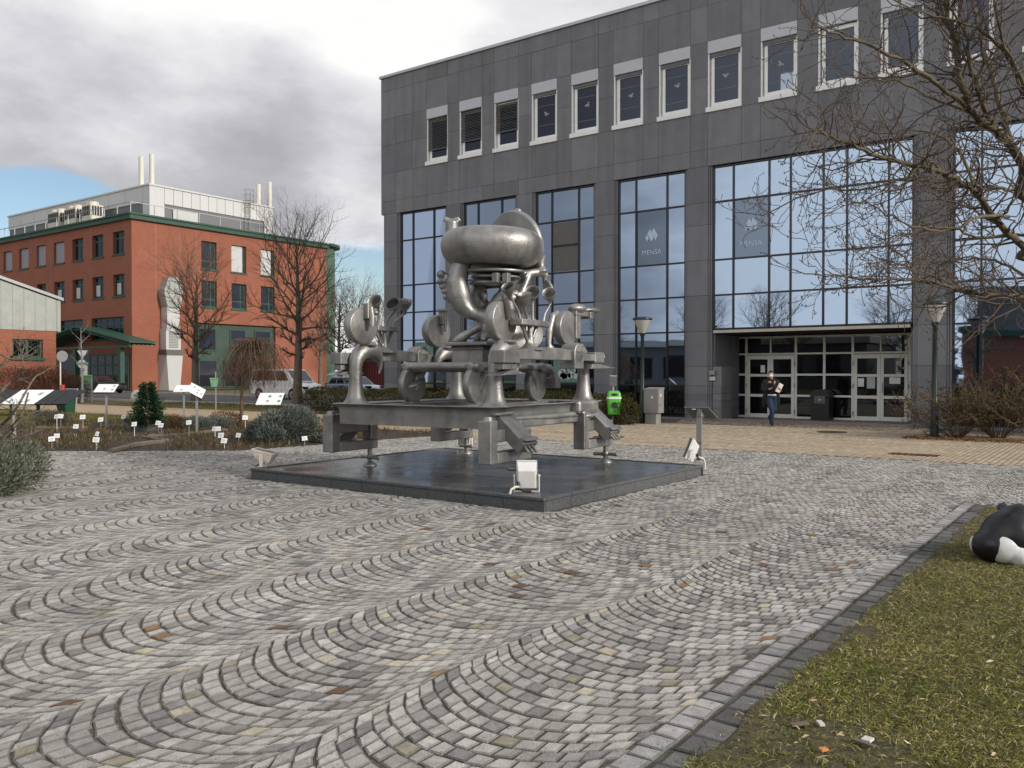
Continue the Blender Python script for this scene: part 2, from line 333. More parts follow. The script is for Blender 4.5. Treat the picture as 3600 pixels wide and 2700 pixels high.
def npmesh(name, V, F, m, parent=None, tone=None, smooth=False):
    V = np.asarray(V, np.float32); F = np.asarray(F, np.int32); k = F.shape[1]
    me = bpy.data.meshes.new(name); me.vertices.add(len(V)); me.vertices.foreach_set('co', V.ravel())
    me.loops.add(F.size); me.loops.foreach_set('vertex_index', F.ravel()); me.polygons.add(len(F))
    me.polygons.foreach_set('loop_start', np.arange(len(F), dtype=np.int32)*k)
    me.update(calc_edges=True)
    if tone is not None:
        a = me.attributes.new('tone', 'FLOAT_COLOR', 'FACE'); t = np.ones((len(F), 4), np.float32); t[:, :3] = tone; a.data.foreach_set('color', t.ravel())
    me.polygons.foreach_set('use_smooth', np.full(len(F), smooth))
    me.materials.append(K[m]); return obj(name, me, parent)
def struct(name, V, F, m, parent=None):
    return tag(build(name, V, F, m, parent), kind='structure')
def sheet(name, poly, z, m):
    return struct(name, [(x, y, z) for x, y in poly], [tuple(range(len(poly)))], m)
def rot(ax, a): return Matrix.Rotation(a, 3, ax)

# ================================================================ GROUND
sheet('ground', [(-700, -500), (500, -500), (500, 900), (-700, 900)], -.06, 'verge')
sheet('plaza_bed', [(-19, -8), (14, -8), (14, 17.6), (-19, 17.6)], -.0085, 'joint')
footpath = sheet('footpath', [(-150, 18.2), (-16, 18.2), (-16, 23.4), (-150, 23.4)], -.004, 'sand')
tanbed = sheet('paved_forecourt', [(-16, 17.6), (14, 17.6), (14, 30.4), (-16, 30.4)], -.007, 'tanj')
road = sheet('road', [(-220, 28.6), (-28.2, 28.6), (-28.2, 40.1), (-220, 40.1)], -.03, 'asphalt')
mb = MB(); mb.box(-220, -28.2, 28.35, 28.6, -.06, .06); mb.box(-220, -28.2, 40.1, 40.35, -.06, .08)
tag(mb.build('kerb', 'ledge'), kind='structure')
sheet('planting_bed', [(-30, 6), (-18.6, 8.95), (-15.5, 11.35), (-15.0, 17.6), (-15.6, 18.2), (-30, 18.2)], .004, 'soil')
lawn = sheet('lawn', [(-1.5, -6), (14, -6), (14, 12.06)]+[(-1.50+.06*mnoise.noise((0, y*2.3, 1))+.03*mnoise.noise((0, y*7, 5)), y) for y in [12.06-.09*k for k in range(118)]], .004, 'lawn')

plaza = thing('plaza', None, None, (0, 0, 0)); plaza['kind'] = 'structure'
def seen(x, y, mx=500):
    p = proj(x, y, 0)
    return p is not None and p[2] > .7 and -mx-900/max(.3, p[2]/4) < p[0] < 3600+mx+900/max(.3, p[2]/4)
def west_edge(y):
    if y < 3.2: return -13
    if y < 5.5: return -12.3
    if y < 8.95: return -18.6
    if y < 11.35: return -18.6+(y-8.95)/2.4*3.1
    return -15.5+(y-11.35)/6.25*.5
def is_cobble(x, y):
    if y > 17.55 or x < west_edge(y)+.03: return False
    if x > -1.80 and y < 12.16: return False
    if -11.27 < x < -5.62 and 8.38 < y < 13.12: return False
    return x < 11
def stone(P, h, drop, dep, rnd):   # P: 4 corner (x,y); returns 12 verts: inner top, rim, bottom
    c = [sum(p[i] for p in P)/4 for i in (0, 1)]
    tx, ty = rnd.uniform(-.02, .02), rnd.uniform(-.02, .02); V = []
    for k in (.82, 1.0, 1.0):
        for (x, y) in P:
            px, py = c[0]+(x-c[0])*k, c[1]+(y-c[1])*k
            V.append((px, py, h+tx*(px-c[0])+ty*(py-c[1])-(0 if k < 1 else drop)))
    for i in range(8, 12): V[i] = (V[i][0], V[i][1], -dep)
    return V
SF = [(0, 1, 2, 3)]+[(4+i, 4+(i+1) % 4, (i+1) % 4, i) for i in range(4)]+[(8+i, 8+(i+1) % 4, 4+(i+1) % 4, 4+i) for i in range(4)]
SHD = [1]+[.52]*4+[.5]*4      # grime on the worn edges and sides
def tone_cobble(r):
    u = r.random()
    if u < .007: return [(.26, .155, .085), (.28, .20, .12), (.15, .085, .055)][r.randrange(3)]
    if u < .022: return (.50, .46, .37)
    if u < .040: return (.31, .285, .22)
    if u < .15: g = r.uniform(.19, .27); return (g*1.0, g*.985, g*1.0)
    if u < .32: g = r.uniform(.29, .40); return (g*1.015, g*.98, g*.965)
    g = r.uniform(.32, .52); return (g*1.0, g*.985, g*.95)
def rank(x, y):        # stones in the picture first, then by distance
    p = proj(x, y, 0); return math.hypot(x, y)+(0 if p and -20 < p[0] < 3620 and p[1] < 2740 else 1000)
def emit_stones(items, name, m, parent, cap=300, stuffname=None, tilt=0):
    # items: (dist, verts, tone). Nearest `cap` become objects of their own, the rest one joined part.
    items.sort(key=lambda t: t[0])
    for d, V, t in items[:cap]:
        me = bpy.data.meshes.new(name); c = np.mean(np.array(V)[:4], 0); c[2] = 0
        me.from_pydata([tuple(np.array(v)-c) for v in V], [], SF)
        a = me.attributes.new('tone', 'FLOAT_COLOR', 'FACE'); a.data.foreach_set('color', [v for k in SHD for v in (t[0]*k, t[1]*k, t[2]*k, 1)])
        me.materials.append(K[m]); o = obj(name, me, parent); o.location = c
    rest = items[cap:]
    if rest:
        V = np.array([v for it in rest for v in it[1]]); F = (np.array(SF)[None]+12*np.arange(len(rest))[:, None, None]).reshape(-1, 4)
        T = np.repeat(np.array([it[2] for it in rest]), len(SF), 0)*np.tile(np.array(SHD), len(rest))[:, None]
        o = npmesh(stuffname or name+'s', V, F, m, parent, T); o['kind'] = 'stuff'
r = random.Random(3); items = []
W = 1.26; PITCH = .118; RA = W/1.64
TH = math.asin(W/2/RA)
for b in range(-16, 10):
    bx = -7.45+b*W
    for k in range(-30, 175):
        y0 = k*PITCH+r.uniform(-.006, .006)+(.05 if b % 2 else 0)
        n = 15; off = (k % 2)*.5
        edges = [-TH]+[(-TH+(i+off)*(2*TH/n))+r.uniform(-.14, .14)*2*TH/n for i in range(1, n)]+[TH]
        if not seen(bx, y0, 900): continue
        for i in range(len(edges)-1):
            a0, a1 = edges[i], edges[i+1]; am = (a0+a1)/2
            x, y = bx+RA*math.sin(am), y0-RA*math.cos(am)+RA*.8
            if not is_cobble(x, y) or not seen(x, y): continue
            P = []
            g = r.uniform(.004, .0075)/RA; gr = r.uniform(.003, .0062)
            for a, q in ((a0+g, 0), (a1-g, 0), (a1-g, 1), (a0+g, 1)):
                yy = y0-RA*math.cos(a)+RA*.8+(q*PITCH+(gr if q == 0 else -gr))
                xx = bx+RA*math.sin(a); wx = mnoise.noise((xx*.55, yy*.55, 11))*.11+mnoise.noise((xx*1.7, yy*1.7, 4))*.035; wy = mnoise.noise((xx*.55, yy*.55, 31))*.11+mnoise.noise((xx*1.7, yy*1.7, 14))*.035
                P.append((xx+wx+r.uniform(-.007, .007), yy+wy+r.uniform(-.007, .007)))
            h = r.uniform(-.002, .002); tn = mnoise.noise((x*.9, y*.9, 5))*.16+mnoise.noise((x*2.6, y*2.6, 2))*.16
            items.append((rank(x, y), stone(P, h, r.uniform(.003, .006), .022, r), tuple(c*(.97+tn)*k for c, k in zip(tone_cobble(r), (1.0, .985, .95)))))
emit_stones(items, 'cobblestone', 'cobble', plaza, 300, 'cobblestones')
# kerb setts along the lawn (two straight rows) and along its far edge
items = []
def row(x0, x1, y0, y1, along, ln, tones):
    p = (y0 if along == 'y' else x0)
    e = (y1 if along == 'y' else x1)
    while p < e:
        l = ln*r.uniform(.8, 1.2); q = .004
        if along == 'y': P = [(x0+q, p+q), (x1-q, p+q), (x1-q, p+l-q), (x0+q, p+l-q)]
        else: P = [(p+q, y0+q), (p+l-q, y0+q), (p+l-q, y1-q), (p+q, y1-q)]
        P = [(a+r.uniform(-.006, .006), b_+r.uniform(-.006, .006)) for a, b_ in P]
        cx, cy = P[0]; p += l
        if seen(cx, cy): g = r.uniform(*tones); items.append((rank(cx, cy), stone(P, r.uniform(-.003, .002), .004, .02, r), (g, g*.98, g*.97)))
row(-1.80, -1.66, 1.5, 12.1, 'y', .14, (.24, .44)); row(-1.645, -1.47, 1.5, 12.1, 'y', .19, (.075, .17))
row(-1.47, 11, 12.06, 12.2, 'x', .15, (.2, .34))
kerb = thing('stone_edging', None, None); kerb['kind'] = 'structure'
emit_stones(items, 'edging_stone', 'cobble', kerb, 160, 'edging_stones')
# tan clinker bricks, long side along Y
items = []
for i in range(-160, 110):
    x = i*.105; sh = r.uniform(0, .21); j = 0
    while True:
        y = 17.62+j*.21-(.0 if j == 0 else sh*0)+(.105 if i % 2 else 0); j += 1
        if y > 26.0: break
        if x < -15.9 or not seen(x, y, 350): continue
        if y > 24.1 and x < -13.4: continue
        P = [(x+.007, y+.002), (x+.099, y+.002), (x+.099, y+.207), (x+.007, y+.207)]
        v = mnoise.noise((x*.35, y*2.2, 0))*.35+r.uniform(-.15, .15); g = 1+v*.55
        t = (.435*g, .352*g, .25*g) if r.random() > .06 else (.54*g, .45*g, .33*g)
        items.append((rank(x, y), stone(P, r.uniform(-.002, .002), .003, .014, r), t))
emit_stones(items, 'paving_brick', 'tan', tanbed, 300, 'paving_bricks')
# small tan setts sloping up to the entrance
items = []
for i in range(-170, 40):
    for j in range(0, 44):
        x, y = i*.1, 26.02+j*.1
        if not (-12.9+max(0, (27.6-y))*.3 < x < -4.9): continue
        if y > 27.85 and not (-11.6 < x < -5.2): continue
        if not seen(x, y, 100): continue
        z = min(.05, (y-26)*.03); q = .012
        P = [(x+q+r.uniform(-.008, .008), y+q), (x+.1-q, y+q+r.uniform(-.01, .01)), (x+.1-q+r.uniform(-.01, .01), y+.1-q), (x+q, y+.1-q+r.uniform(-.01, .01))]
        g = r.uniform(.55, 1.25); V = [(a, b_, c+z if c > -.01 else c) for a, b_, c in stone(P, r.uniform(-.004, .004), .005, .014, r)]
        items.append((rank(x, y), V, (.41*g, .335*g, .245*g)))
emit_stones(items, 'sett', 'tan', tanbed, 0, 'entrance_setts')
struct('entrance_ramp', [(-13.2, 26, -.008), (-4.8, 26, -.008), (-4.8, 27.9, .042), (-13.0, 27.9, .042), (-4.8, 30.4, .042), (-13.0, 30.4, .042)], [(0, 1, 2, 3), (3, 2, 4, 5)], 'tanj')
def manhole(px, py, rx, ry, label, m='iron'):
    p = at(px, py, z=.004); t = thing('manhole_cover', label, 'manhole', p)
    mb = MB(); mb.lathe([(0, .0), (.33, .0), (.33, .012), (.30, .014), (0, .014)], p, n=28); mb.build('lid', m, t)
    mb = MB(); mb.lathe([(.34, -.006), (.40, -.006), (.40, .010), (.34, .010)], p, n=28); mb.build('rim', m, t)
manhole(2925, 1519, 1, 1, 'round rusty brown cover in the paving in front of the entrance doors')
manhole(2140, 1536, 1, 1, 'round brown cover seen through the clamp of the sculpture')
t = thing('drain_grate', 'dark rusty slot drain in the tan bricks near the lamp', 'drain', at(3215, 1599, z=.004)); mb = MB(); c = WL[t.name]
for k in range(7): mb.box(c.x-.42+k*.12, c.x-.36+k*.12, c.y-.12, c.y+.12, 0, .012)
mb.build('grate', 'iron', t); mb = MB(); mb.box(c.x-.47, c.x+.45, c.y-.16, c.y-.12, 0, .016); mb.box(c.x-.47, c.x+.45, c.y+.12, c.y+.16, 0, .016); mb.build('frame', 'iron', t)

# ================================================================ CAFETERIA BUILDING
FY = 27.9
def fx(px, Y=FY): return at(px, 1312, Y=Y).x
caf = thing('cafeteria_building', 'dark grey stone clad building with upper windows and tall blue glass bays', 'building', (-12, FY, 0))
XL = fx(1341.5); XR = 3.2; ZT = 14.87
mb = MB(); RX0, RX1 = fx(2503)+.02, fx(3200)-.02
mb.box(XL+.12, XR, FY+.24, FY+24, 3.0, ZT-.05); mb.box(XL+.2, RX0-.10, FY+.24, FY+24, 0, 3.0); mb.box(RX1+.10, XR, FY+.24, FY+24, 0, 3.0)
mb.box(RX0-.1, RX1+.1, FY+2.55, FY+24, 0, 3.0); mb.build('core_wall', 'core', caf)
mb = MB(); mb.box(XL-.06, XR, FY-.07, FY+24, ZT, ZT+.11); mb.build('coping', 'coping', caf)
WIN = [(1501, 1575), (1615.6, 1694.7), (1737.6, 1822.2), (1868.3, 1957.4), (2007.5, 2102.5), (2155.8, 2258.5), (2313.9, 2424.7), (2484.8, 2603.2), (2670, 2798), (2870.9, 3011.4), (3089, 3239), (3330, 3488)]
WX = [(fx(a), fx(b)) for a, b in WIN]; pit = WX[-1][0]-WX[-2][0]; wid = WX[-1][1]-WX[-1][0]
while WX[-1][1]+pit < XR-.3: WX.append((WX[-1][0]+pit, WX[-1][1]+pit))
cols = [XL, fx(1392.7)]+[v for w in WX for v in w]+[XR]
cols.insert(2, fx(1452)); Z = [8.77, 9.35, 10.6, 11.84, 13.03, 14.27, ZT-.01]
G = .005
def panel(x0, x1, z0, z1, y=FY, th=.09, m='clad'):
    o = MB().box(x0+G, x1-G, y, y+th, z0+G, z1-G).build('stone_panel', m, caf); return o
wopen = lambda a, b: any(abs(a-w[0]) < .02 and abs(b-w[1]) < .02 for w in WX)
for i in range(len(cols)-1):
    for j in range(len(Z)-1):
        if wopen(cols[i], cols[i+1]) and j in (2, 3): continue
        dy = random.uniform(-.004, .004)
        panel(cols[i], cols[i+1], Z[j], Z[j+1], FY+dy)
mb = MB(); mb.box(XL, XL+.09, FY+.10, FY+24, 8.77, ZT-.01); mb.build('side_cladding', 'clad', caf)
# upper windows
def upper_window(k, x0, x1):
    h = MB()
    h.box(x0, x0+.05, FY+.02, FY+.20, 10.77, 12.6); h.box(x1-.04, x1, FY+.02, FY+.20, 10.77, 12.6)
    a, b = x0+.09, x1-.06
    for bx in ((a, a+.11, 10.80, 12.58), (b-.09, b, 10.80, 12.58), (a+.11, b-.09, 10.80, 10.92), (a+.11, b-.09, 12.46, 12.58)): h.box(bx[0], bx[1], FY+.11, FY+.18, bx[2], bx[3])
    fr = h.build('window', 'white', caf)
    MB().box(a+.10, b-.08, FY+.145, FY+.16, 10.90, 12.48).build('pane', 'gwin', fr)
    MB().box(x0-.05, x1+.02, FY-.06, FY+.12, 10.605, 10.765).build('sill', 'white', fr)
    MB().box(x0+.006, x1-.006, FY-.012, FY+.10, 12.61, 13.022).build('roller_box', 'greyp', fr)
    sl = MB()
    if k < 3:
        zb = 11.28+.08*k; n = int((12.6-zb)/.062)
        for i in range(n):
            z = zb+i*.062; sl.hexa([(x0+.06, FY+.05, z), (x1-.03, FY+.05, z), (x1-.03, FY+.055, z+.006), (x0+.06, FY+.055, z+.006)], [(x0+.06, FY+.085, z+.042), (x1-.03, FY+.085, z+.042), (x1-.03, FY+.09, z+.048), (x0+.06, FY+.09, z+.048)])
        sl.box(x0+.06, x1-.03, FY+.04, FY+.09, zb-.05, zb-.02); sl.build('blind', 'blind', fr)
    elif k < 12 and k not in (9,):
        sl.box(x0+.08, x1-.05, FY+.05, FY+.085, 12.48, 12.60); sl.build('blind', 'blind', fr)
    if 3 <= k <= 8:      # pale bird silhouettes on the panes
        cx, cz = (a+b)/2+random.uniform(-.06, .06), 11.78; s = .115; an = random.uniform(-.9, .6)
        pts = [(-1.2, .25), (-.5, .75), (.05, .35), (.55, .75), (1.3, .45), (.7, .25), (.45, -.05), (.75, -.6), (.2, -.3), (-.3, -.75), (-.25, -.1), (-.75, .2)]
        pts = [(cx+s*(u*math.cos(an)-v*math.sin(an)), cz+s*(u*math.sin(an)+v*math.cos(an))) for u, v in pts]
        MB().prism(pts, (0, FY+.135, 0), (1, 0, 0), (0, 0, 1), (0, .005, 0)).build('bird_sticker', 'print', fr)
        st = MB()
        for zz in ((11.35, 12.1) if k % 2 else (12.1, 11.2)):
            for i in range(12): st.box(a+.16+i*.062, a+.185+i*.062, FY+.138, FY+.143, zz, zz+.02)
        st.build('dot_row', 'print', fr)
    if k == 8: MB().box(b-.52, b-.09, FY+.138, FY+.143, 10.92, 11.45).build('poster', 'frost', fr)
for k, (x0, x1) in enumerate(WX): upper_window(k, x0, x1)
# glazed bays
ROWS = [.12, 1.22, 3.10, 4.33, 5.54, 7.53, 8.72]
GY = FY+.13
def bay(name, xs, z0, z1, rows, poster=None, screen=None):
    h = MB(); w = .025
    for x in xs: h.box(x-w, x+w, GY-.03, GY+.10, z0, z1)
    zs = [z for z in rows if z0-.01 <= z <= z1+.01]
    for z in zs:
        for i in range(len(xs)-1): h.box(xs[i]+w, xs[i+1]-w, GY-.026, GY+.10, z-w*1.1, z+w*1.1)
    fr = h.build('glazed_bay', 'mull', caf)
    for i in range(len(xs)-1):
        for j in range(len(zs)-1):
            a = Matrix.Rotation(random.gauss(0, .0035), 3, 'Z') @ Matrix.Rotation(random.gauss(0, .0035), 3, 'X')
            c = Vector(((xs[i]+xs[i+1])/2, GY+.03, (zs[j]+zs[j+1])/2)); dx = (xs[i+1]-xs[i])/2-w+.004; dz = (zs[j+1]-zs[j])/2-w+.004
            V = [c+a @ Vector((sx*dx, y, sz*dz)) for y in (-.006, .006) for sx, sz in ((-1, -1), (1, -1), (1, 1), (-1, 1))]
            m = 'gcur' if zs[j] >= .5 else 'gdk'
            if screen == (i, round(zs[j], 2)): m = 'gcur2'
            MB().hexa(V[:4], V[4:]).build('pane', m, fr)
    return fr
def logo(fr, x0, x1, zc):
    # three leaning bars forming an M above the lettering, frosted onto the pane
    c = (x0+x1)/2; s = (x1-x0)*.0155*(1); mb = MB(); y = GY+.012
    d = [[(-21, -4), (-15, 4), (-9, -7), (-15, -15)], [(-14, 7), (-5, 21), (9, -3), (-1, -17)], [(1, 14), (7, 23), (21, 0), (12, -16)]]
    for P in d: mb.prism([(c+u*s*.62, zc+.25+v*s*.62) for u, v in P], (0, y, 0), (1, 0, 0), (0, 0, 1), (0, .004, 0))
    mb.build('logo', 'frost', fr)
    cu = bpy.data.curves.new('lettering', 'FONT'); cu.body = 'MENSA'; cu.size = (x1-x0)*.20; cu.align_x = 'CENTER'; cu.extrude = .002
    o = bpy.data.objects.new('lettering', cu); COL.objects.link(o); dg = bpy.context.evaluated_depsgraph_get()
    me = bpy.data.meshes.new_from_object(o.evaluated_get(dg)); bpy.data.objects.remove(o)
    me.transform(Matrix.Translation(Vector((c, y+.002, zc-.42))-WL[caf.name]) @ Matrix.Rotation(PI/2, 4, 'X')); me.materials.clear(); me.materials.append(K['frost'])
    obj('lettering', me, fr)
b1 = [fx(v) for v in (1405.7, 1446.4, 1519.6, 1563)]; b2 = [fx(v) for v in (1629, 1675, 1758, 1808.6)]
b3 = [fx(v) for v in (1881, 1934, 2028, 2083.5)]; b4 = [fx(v) for v in (2170, 2229.5, 2338.6, 2402.8)]
b5 = [fx(v) for v in (2502.7, 2571.5, 2697, 2772.5, 2887.8, 2970.9, 3117.7, 3204)]
b6 = [fx(v) for v in (3348.7, 3445)]; b6 += [b6[-1]+2.0, b6[-1]+3.0, b6[-1]+4.6]
B1 = bay('a', b1, .12, 8.72, ROWS); bay('b', b2, .12, 8.72, ROWS); B3 = bay('c', b3, .12, 8.72, ROWS); B4 = bay('d', b4, .12, 8.72, ROWS, screen=(1, 5.54))
B5 = bay('e', b5, 3.17, 8.72, [3.17, 4.33, 5.54, 7.53, 8.72], screen=(1, 5.54)); bay('f', b6, .12, 8.72, ROWS)
logo(B4, b4[1], b4[2], 6.35); logo(B5, b5[1], b5[2], 6.35)
# two grey infill panels in the third bay, teal posters behind the lower panes
for z0, z1 in ((6.62, 7.47), (5.60, 6.54)): MB().box(b3[1]+.04, b3[2]-.04, GY+.0, GY+.02, z0, z1).build('infill_panel', 'sign', B3)
MB().box(b3[1]+.04, b3[2]-.04, GY-.02, GY+.02, 6.54, 6.62).build('transom', 'mull', B3)
for (bb, i, z0, z1, br) in ((b1, 1, 2.1, 3.0, B1), (b3, 1, 1.3, 2.35, B3), (b2, 1, 2.0, 3.0, B1)):
    o = MB().box(bb[i]+.06, bb[i+1]-.06, GY+.006, GY+.012, z0, z1).build('poster', 'teal', br)
mb = MB(); rr = random.Random(4)
for k in range(9): mb.lathe([(0, 0), (.15, 0), (.15, .003), (0, .003)], (b3[1]+.35+rr.uniform(0, .95), GY+.002, 1.62+rr.uniform(-.12, .22)), (0, -1, 0), 7)
mb.build('poster_print', 'tealw', B3)
# stone pillars in courses with stepped sides
PZ = [.0, .20, .45, .70, .945, 1.21, 1.88, 3.09, 4.33, 5.55, 6.76, 7.53, 8.77]
PIL = [(fx(1347.5), b1[0]-.03), (b1[-1]+.03, b2[0]-.03), (b2[-1]+.03, b3[0]-.03), (b3[-1]+.03, b4[0]-.03), (b4[-1]+.03, b5[0]-.03), (b5[-1]+.03, b6[0]-.03), (b6[-1]+.03, XR)]
for n, (x0, x1) in enumerate(PIL):
    for j in range(len(PZ)-1):
        sd = .13
        h = MB(); z0, z1 = PZ[j]+.005, PZ[j+1]-.005
        h.box(x0+sd, x1-sd, FY, FY+.22, z0, z1); h.box(x0+.07, x0+sd-.012, FY+.025, FY+.22, z0, z1); h.box(x1-sd+.012, x1-.07, FY+.025, FY+.22, z0, z1)
        h.box(x0, x0+.058, FY+.06, FY+.22, z0, z1); h.box(x1-.058, x1, FY+.06, FY+.22, z0, z1)
        h.build('pillar_block', 'clad', caf)
for (x0, x1) in PIL:
    for z in PZ[2:5]: MB().box(x0+.002, x1-.002, FY+.012, FY+.2, z-.006, z+.006).build('pale_joint', 'stake', caf)
mb = MB(); mb.box(XL+.1, b6[-1], FY+.10, FY+.24, 0, .10); mb.build('plinth_course', 'clad', caf)
# recessed entrance
DY = FY+2.4
mb = MB(); mb.box(RX0, RX1, FY+.05, FY+.30, 3.03, 3.125); mb.build('ledge', 'ledge', caf)
mb = MB(); mb.box(RX0, RX1, FY+.30, DY+.1, 3.03, 3.10); mb.build('soffit', 'soffit', caf)
for j in range(6):
    z0, z1 = [.04, .45, .70, .945, 1.21, 1.88, 3.02][j:j+2]
    MB().box(RX0-.09, RX0+.0, FY+.23, DY+.1, z0+.004, z1-.004).build('stone_panel', 'clad', caf)
    MB().box(RX1, RX1+.09, FY+.23, DY+.1, z0+.004, z1-.004).build('stone_panel', 'clad', caf)
    if z1 < 2: MB().prism([(0, 0), (.30, .05), (.30, 1.0), (0, 1.0)], (RX0-.02, FY+.06, z0+.004), (1, 0, 0), (0, 1, 0), (0, 0, z1-z0-.008)).build('pillar_block', 'clad', caf)
dx = lambda px: at(px, 1400, Y=DY).x
posts = [dx(v) for v in (2566, 2623, 2797, 2897, 2997, 3197)]; ZD = [.05, 2.28, 2.37, 2.93]
h = MB(); w = .04
for x in posts: h.box(x-w, x+w, DY, DY+.10, .03, 2.97)
def hb(a, b, z, t=.03): h.box(a+w, b-w, DY+.006, DY+.094, z-t, z+t)
for i in range(5): hb(posts[i], posts[i+1], 2.34); hb(posts[i], posts[i+1], 2.94)
for i in (0, 2, 3):
    for z in (.09, .86, 1.60): hb(posts[i], posts[i+1], z, .035)
for i in (1, 4): x = (posts[i]+posts[i+1])/2; h.box(x-.025, x+.025, DY+.006, DY+.094, 2.37, 2.91)
ent = h.build('entrance_glazing', 'doorw', caf)
for i in range(5):
    for z0, z1 in ((2.37, 2.91), (1.63, 2.31), (.89, 1.57), (.12, .83)):
        if i in (1, 4) and z1 < 2.35: continue
        MB().box(posts[i]+w, posts[i+1]-w, DY+.045, DY+.06, z0, z1).build('pane', 'gdk', ent)
def leaf(x0, x1, hinge, handle=False):
    h = MB(); a = .10
    h.box(x0, x0+a, DY-.02, DY+.03, .06, 2.29); h.box(x1-a, x1, DY-.02, DY+.03, .06, 2.29)
    for z0, z1 in ((.06, .20), (.80, .90), (1.53, 1.62), (2.15, 2.29)): h.box(x0+a, x1-a, DY-.018, DY+.028, z0, z1)
    d = h.build('door', 'doorw', caf)
    for z0, z1 in ((.20, .80), (.90, 1.53), (1.62, 2.15)): MB().box(x0+a, x1-a, DY+.0, DY+.012, z0, z1).build('pane', 'gdk', d)
    for z in (.3, 1.22, 1.98):
        x = x0-.02 if hinge < 0 else x1+.02
        MB().tube([(x, DY-.05, z-.07), (x, DY-.05, z+.07)], .022, 8).build('hinge', 'steel', d)
    if handle: MB().tube([(x0+.06, DY-.02, 1.0), (x0+.07, DY-.09, 1.02), (x0+.07, DY-.09, 1.32), (x0+.06, DY-.02, 1.34)], .014, 6).build('handle', 'steel', d)
    return d
def paper(d, x0, x1, z0, z1, m='paper'): MB().box(x0, x1, DY-.008, DY-.003, z0, z1).build('notice', m, d)
c = (posts[1]+posts[2])/2; e = (posts[4]+posts[5])/2
d = leaf(posts[1]+.05, c-.004, -1); paper(d, c-.36, c-.2, 1.68, 1.94)
leaf(c+.004, posts[2]-.05, 1); d = leaf(posts[4]+.05, e-.004, -1); paper(d, posts[4]+.17, posts[4]+.37, 1.20, 1.48); paper(d, posts[4]+.46, posts[4]+.72, 1.14, 1.52, 'tealw')
d = leaf(e+.004, posts[5]-.05, 1, True); paper(d, e+.28, e+.62, 1.30, 1.51)
for pz, hh in ((1310, .16), (1331, .13)):
    p = at(2504, pz, Y=FY-.02); mb = MB(); mb.box(p.x-.13+(.03 if hh < .15 else 0), p.x+.13-(.03 if hh < .15 else 0), FY-.02, FY-.002, p.z-hh/2, p.z+hh/2)
    o = mb.build('wall_plate', 'sign' if hh > .15 else 'label', caf)
    mb = MB()
    for k in range(3): mb.box(p.x-.11, p.x+.08, FY-.024, FY-.0205, p.z-.055+k*.05, p.z-.042+k*.05)
    mb.build('plate_print', 'label' if hh > .15 else 'ink', caf)

# ================================================================ RED BRICK BUILDING
CX, CY = -75.7, 43.8; ZB = 16.0
red = thing('brick_building', 'four storey red brick building with green eaves and grey plant storey on top', 'building', (CX, CY, 0))
YE = 67.5
mb = MB(); mb.box(CX-75, CX-.36, CY+.36, YE, 0, ZB); mb.build('core_wall', 'core', red)
# green curved end
mb = MB(); arc = [(CX+.0, YE)]+[(CX-3.0+3.0*math.cos(a), YE+3.0*math.sin(a)) for a in [PI/2*i/8 for i in range(9)]]+[(CX-20, YE+3), (CX-20, YE)]
mb.prism(arc, (0, 0, 0), (1, 0, 0), (0, 1, 0), (0, 0, ZB+.3)); mb.build('curved_end', 'greenl', red, 40)
mb = MB(); mb.box(CX-75, CX+.30, CY-.30, YE+.2, ZB, ZB+.40); mb.box(CX-75, CX+.42, CY-.42, YE+.2, ZB+.40, ZB+.56)
arc2 = [(CX+.5, YE+.2)]+[(CX-3.0+3.5*math.cos(a), YE+3.4*math.sin(a)+.2) for a in [PI/2*i/8 for i in range(9)]]+[(CX-20, YE+3.6), (CX-20, YE+.2)]
mb.prism(arc2, (0, 0, ZB+.3), (1, 0, 0), (0, 1, 0), (0, 0, .3)); mb.build('eaves', 'green', red)
def lx(px): return at(px, 1000, Y=CY).x
def ry(px): return at(px, 1000, X=CX).y
def win_left(x0, x1, z0, z1, kind):
    h = MB(); y = CY+.28
    h.box(x0, x1, y, y+.06, z0, z0+.14); h.box(x0, x1, y, y+.06, z1-.12, z1); h.box(x0, x0+.14, y, y+.06, z0+.14, z1-.12); h.box(x1-.14, x1, y, y+.06, z0+.14, z1-.12)
    n = max(2, round((x1-x0)/1.1)) if kind == 'wide' else 2
    for i in range(1, n): xm = x0+(x1-x0)*i/n; h.box(xm-.08, xm+.08, y-.01, y+.06, z0+.14, z1-.12)
    zt = z0+(z1-z0)*.72; h.box(x0+.14, x1-.14, y-.012, y+.05, zt-.08, zt+.08)
    f = h.build('window', 'green', red); MB().box(x0+.1, x1-.1, y+.02, y+.04, z0+.1, z1-.08).build('pane', 'gwin', f)
    MB().box(x0-.12, x1+.12, CY-.08, CY+.02, z0-.14, z0).build('sill', 'green', f)
    if kind == 'blind': MB().box(x0+.04, x1-.04, y-.06, y-.02, z0+.05, z1-.03).build('roller_blind', 'roller', f)
    if kind == 'white': MB().box(x0+.2, x0+(x1-x0)*.48, y+.012, y+.019, z0+.2, z0+(z1-z0)*.62).build('curtain', 'rollerw', f)
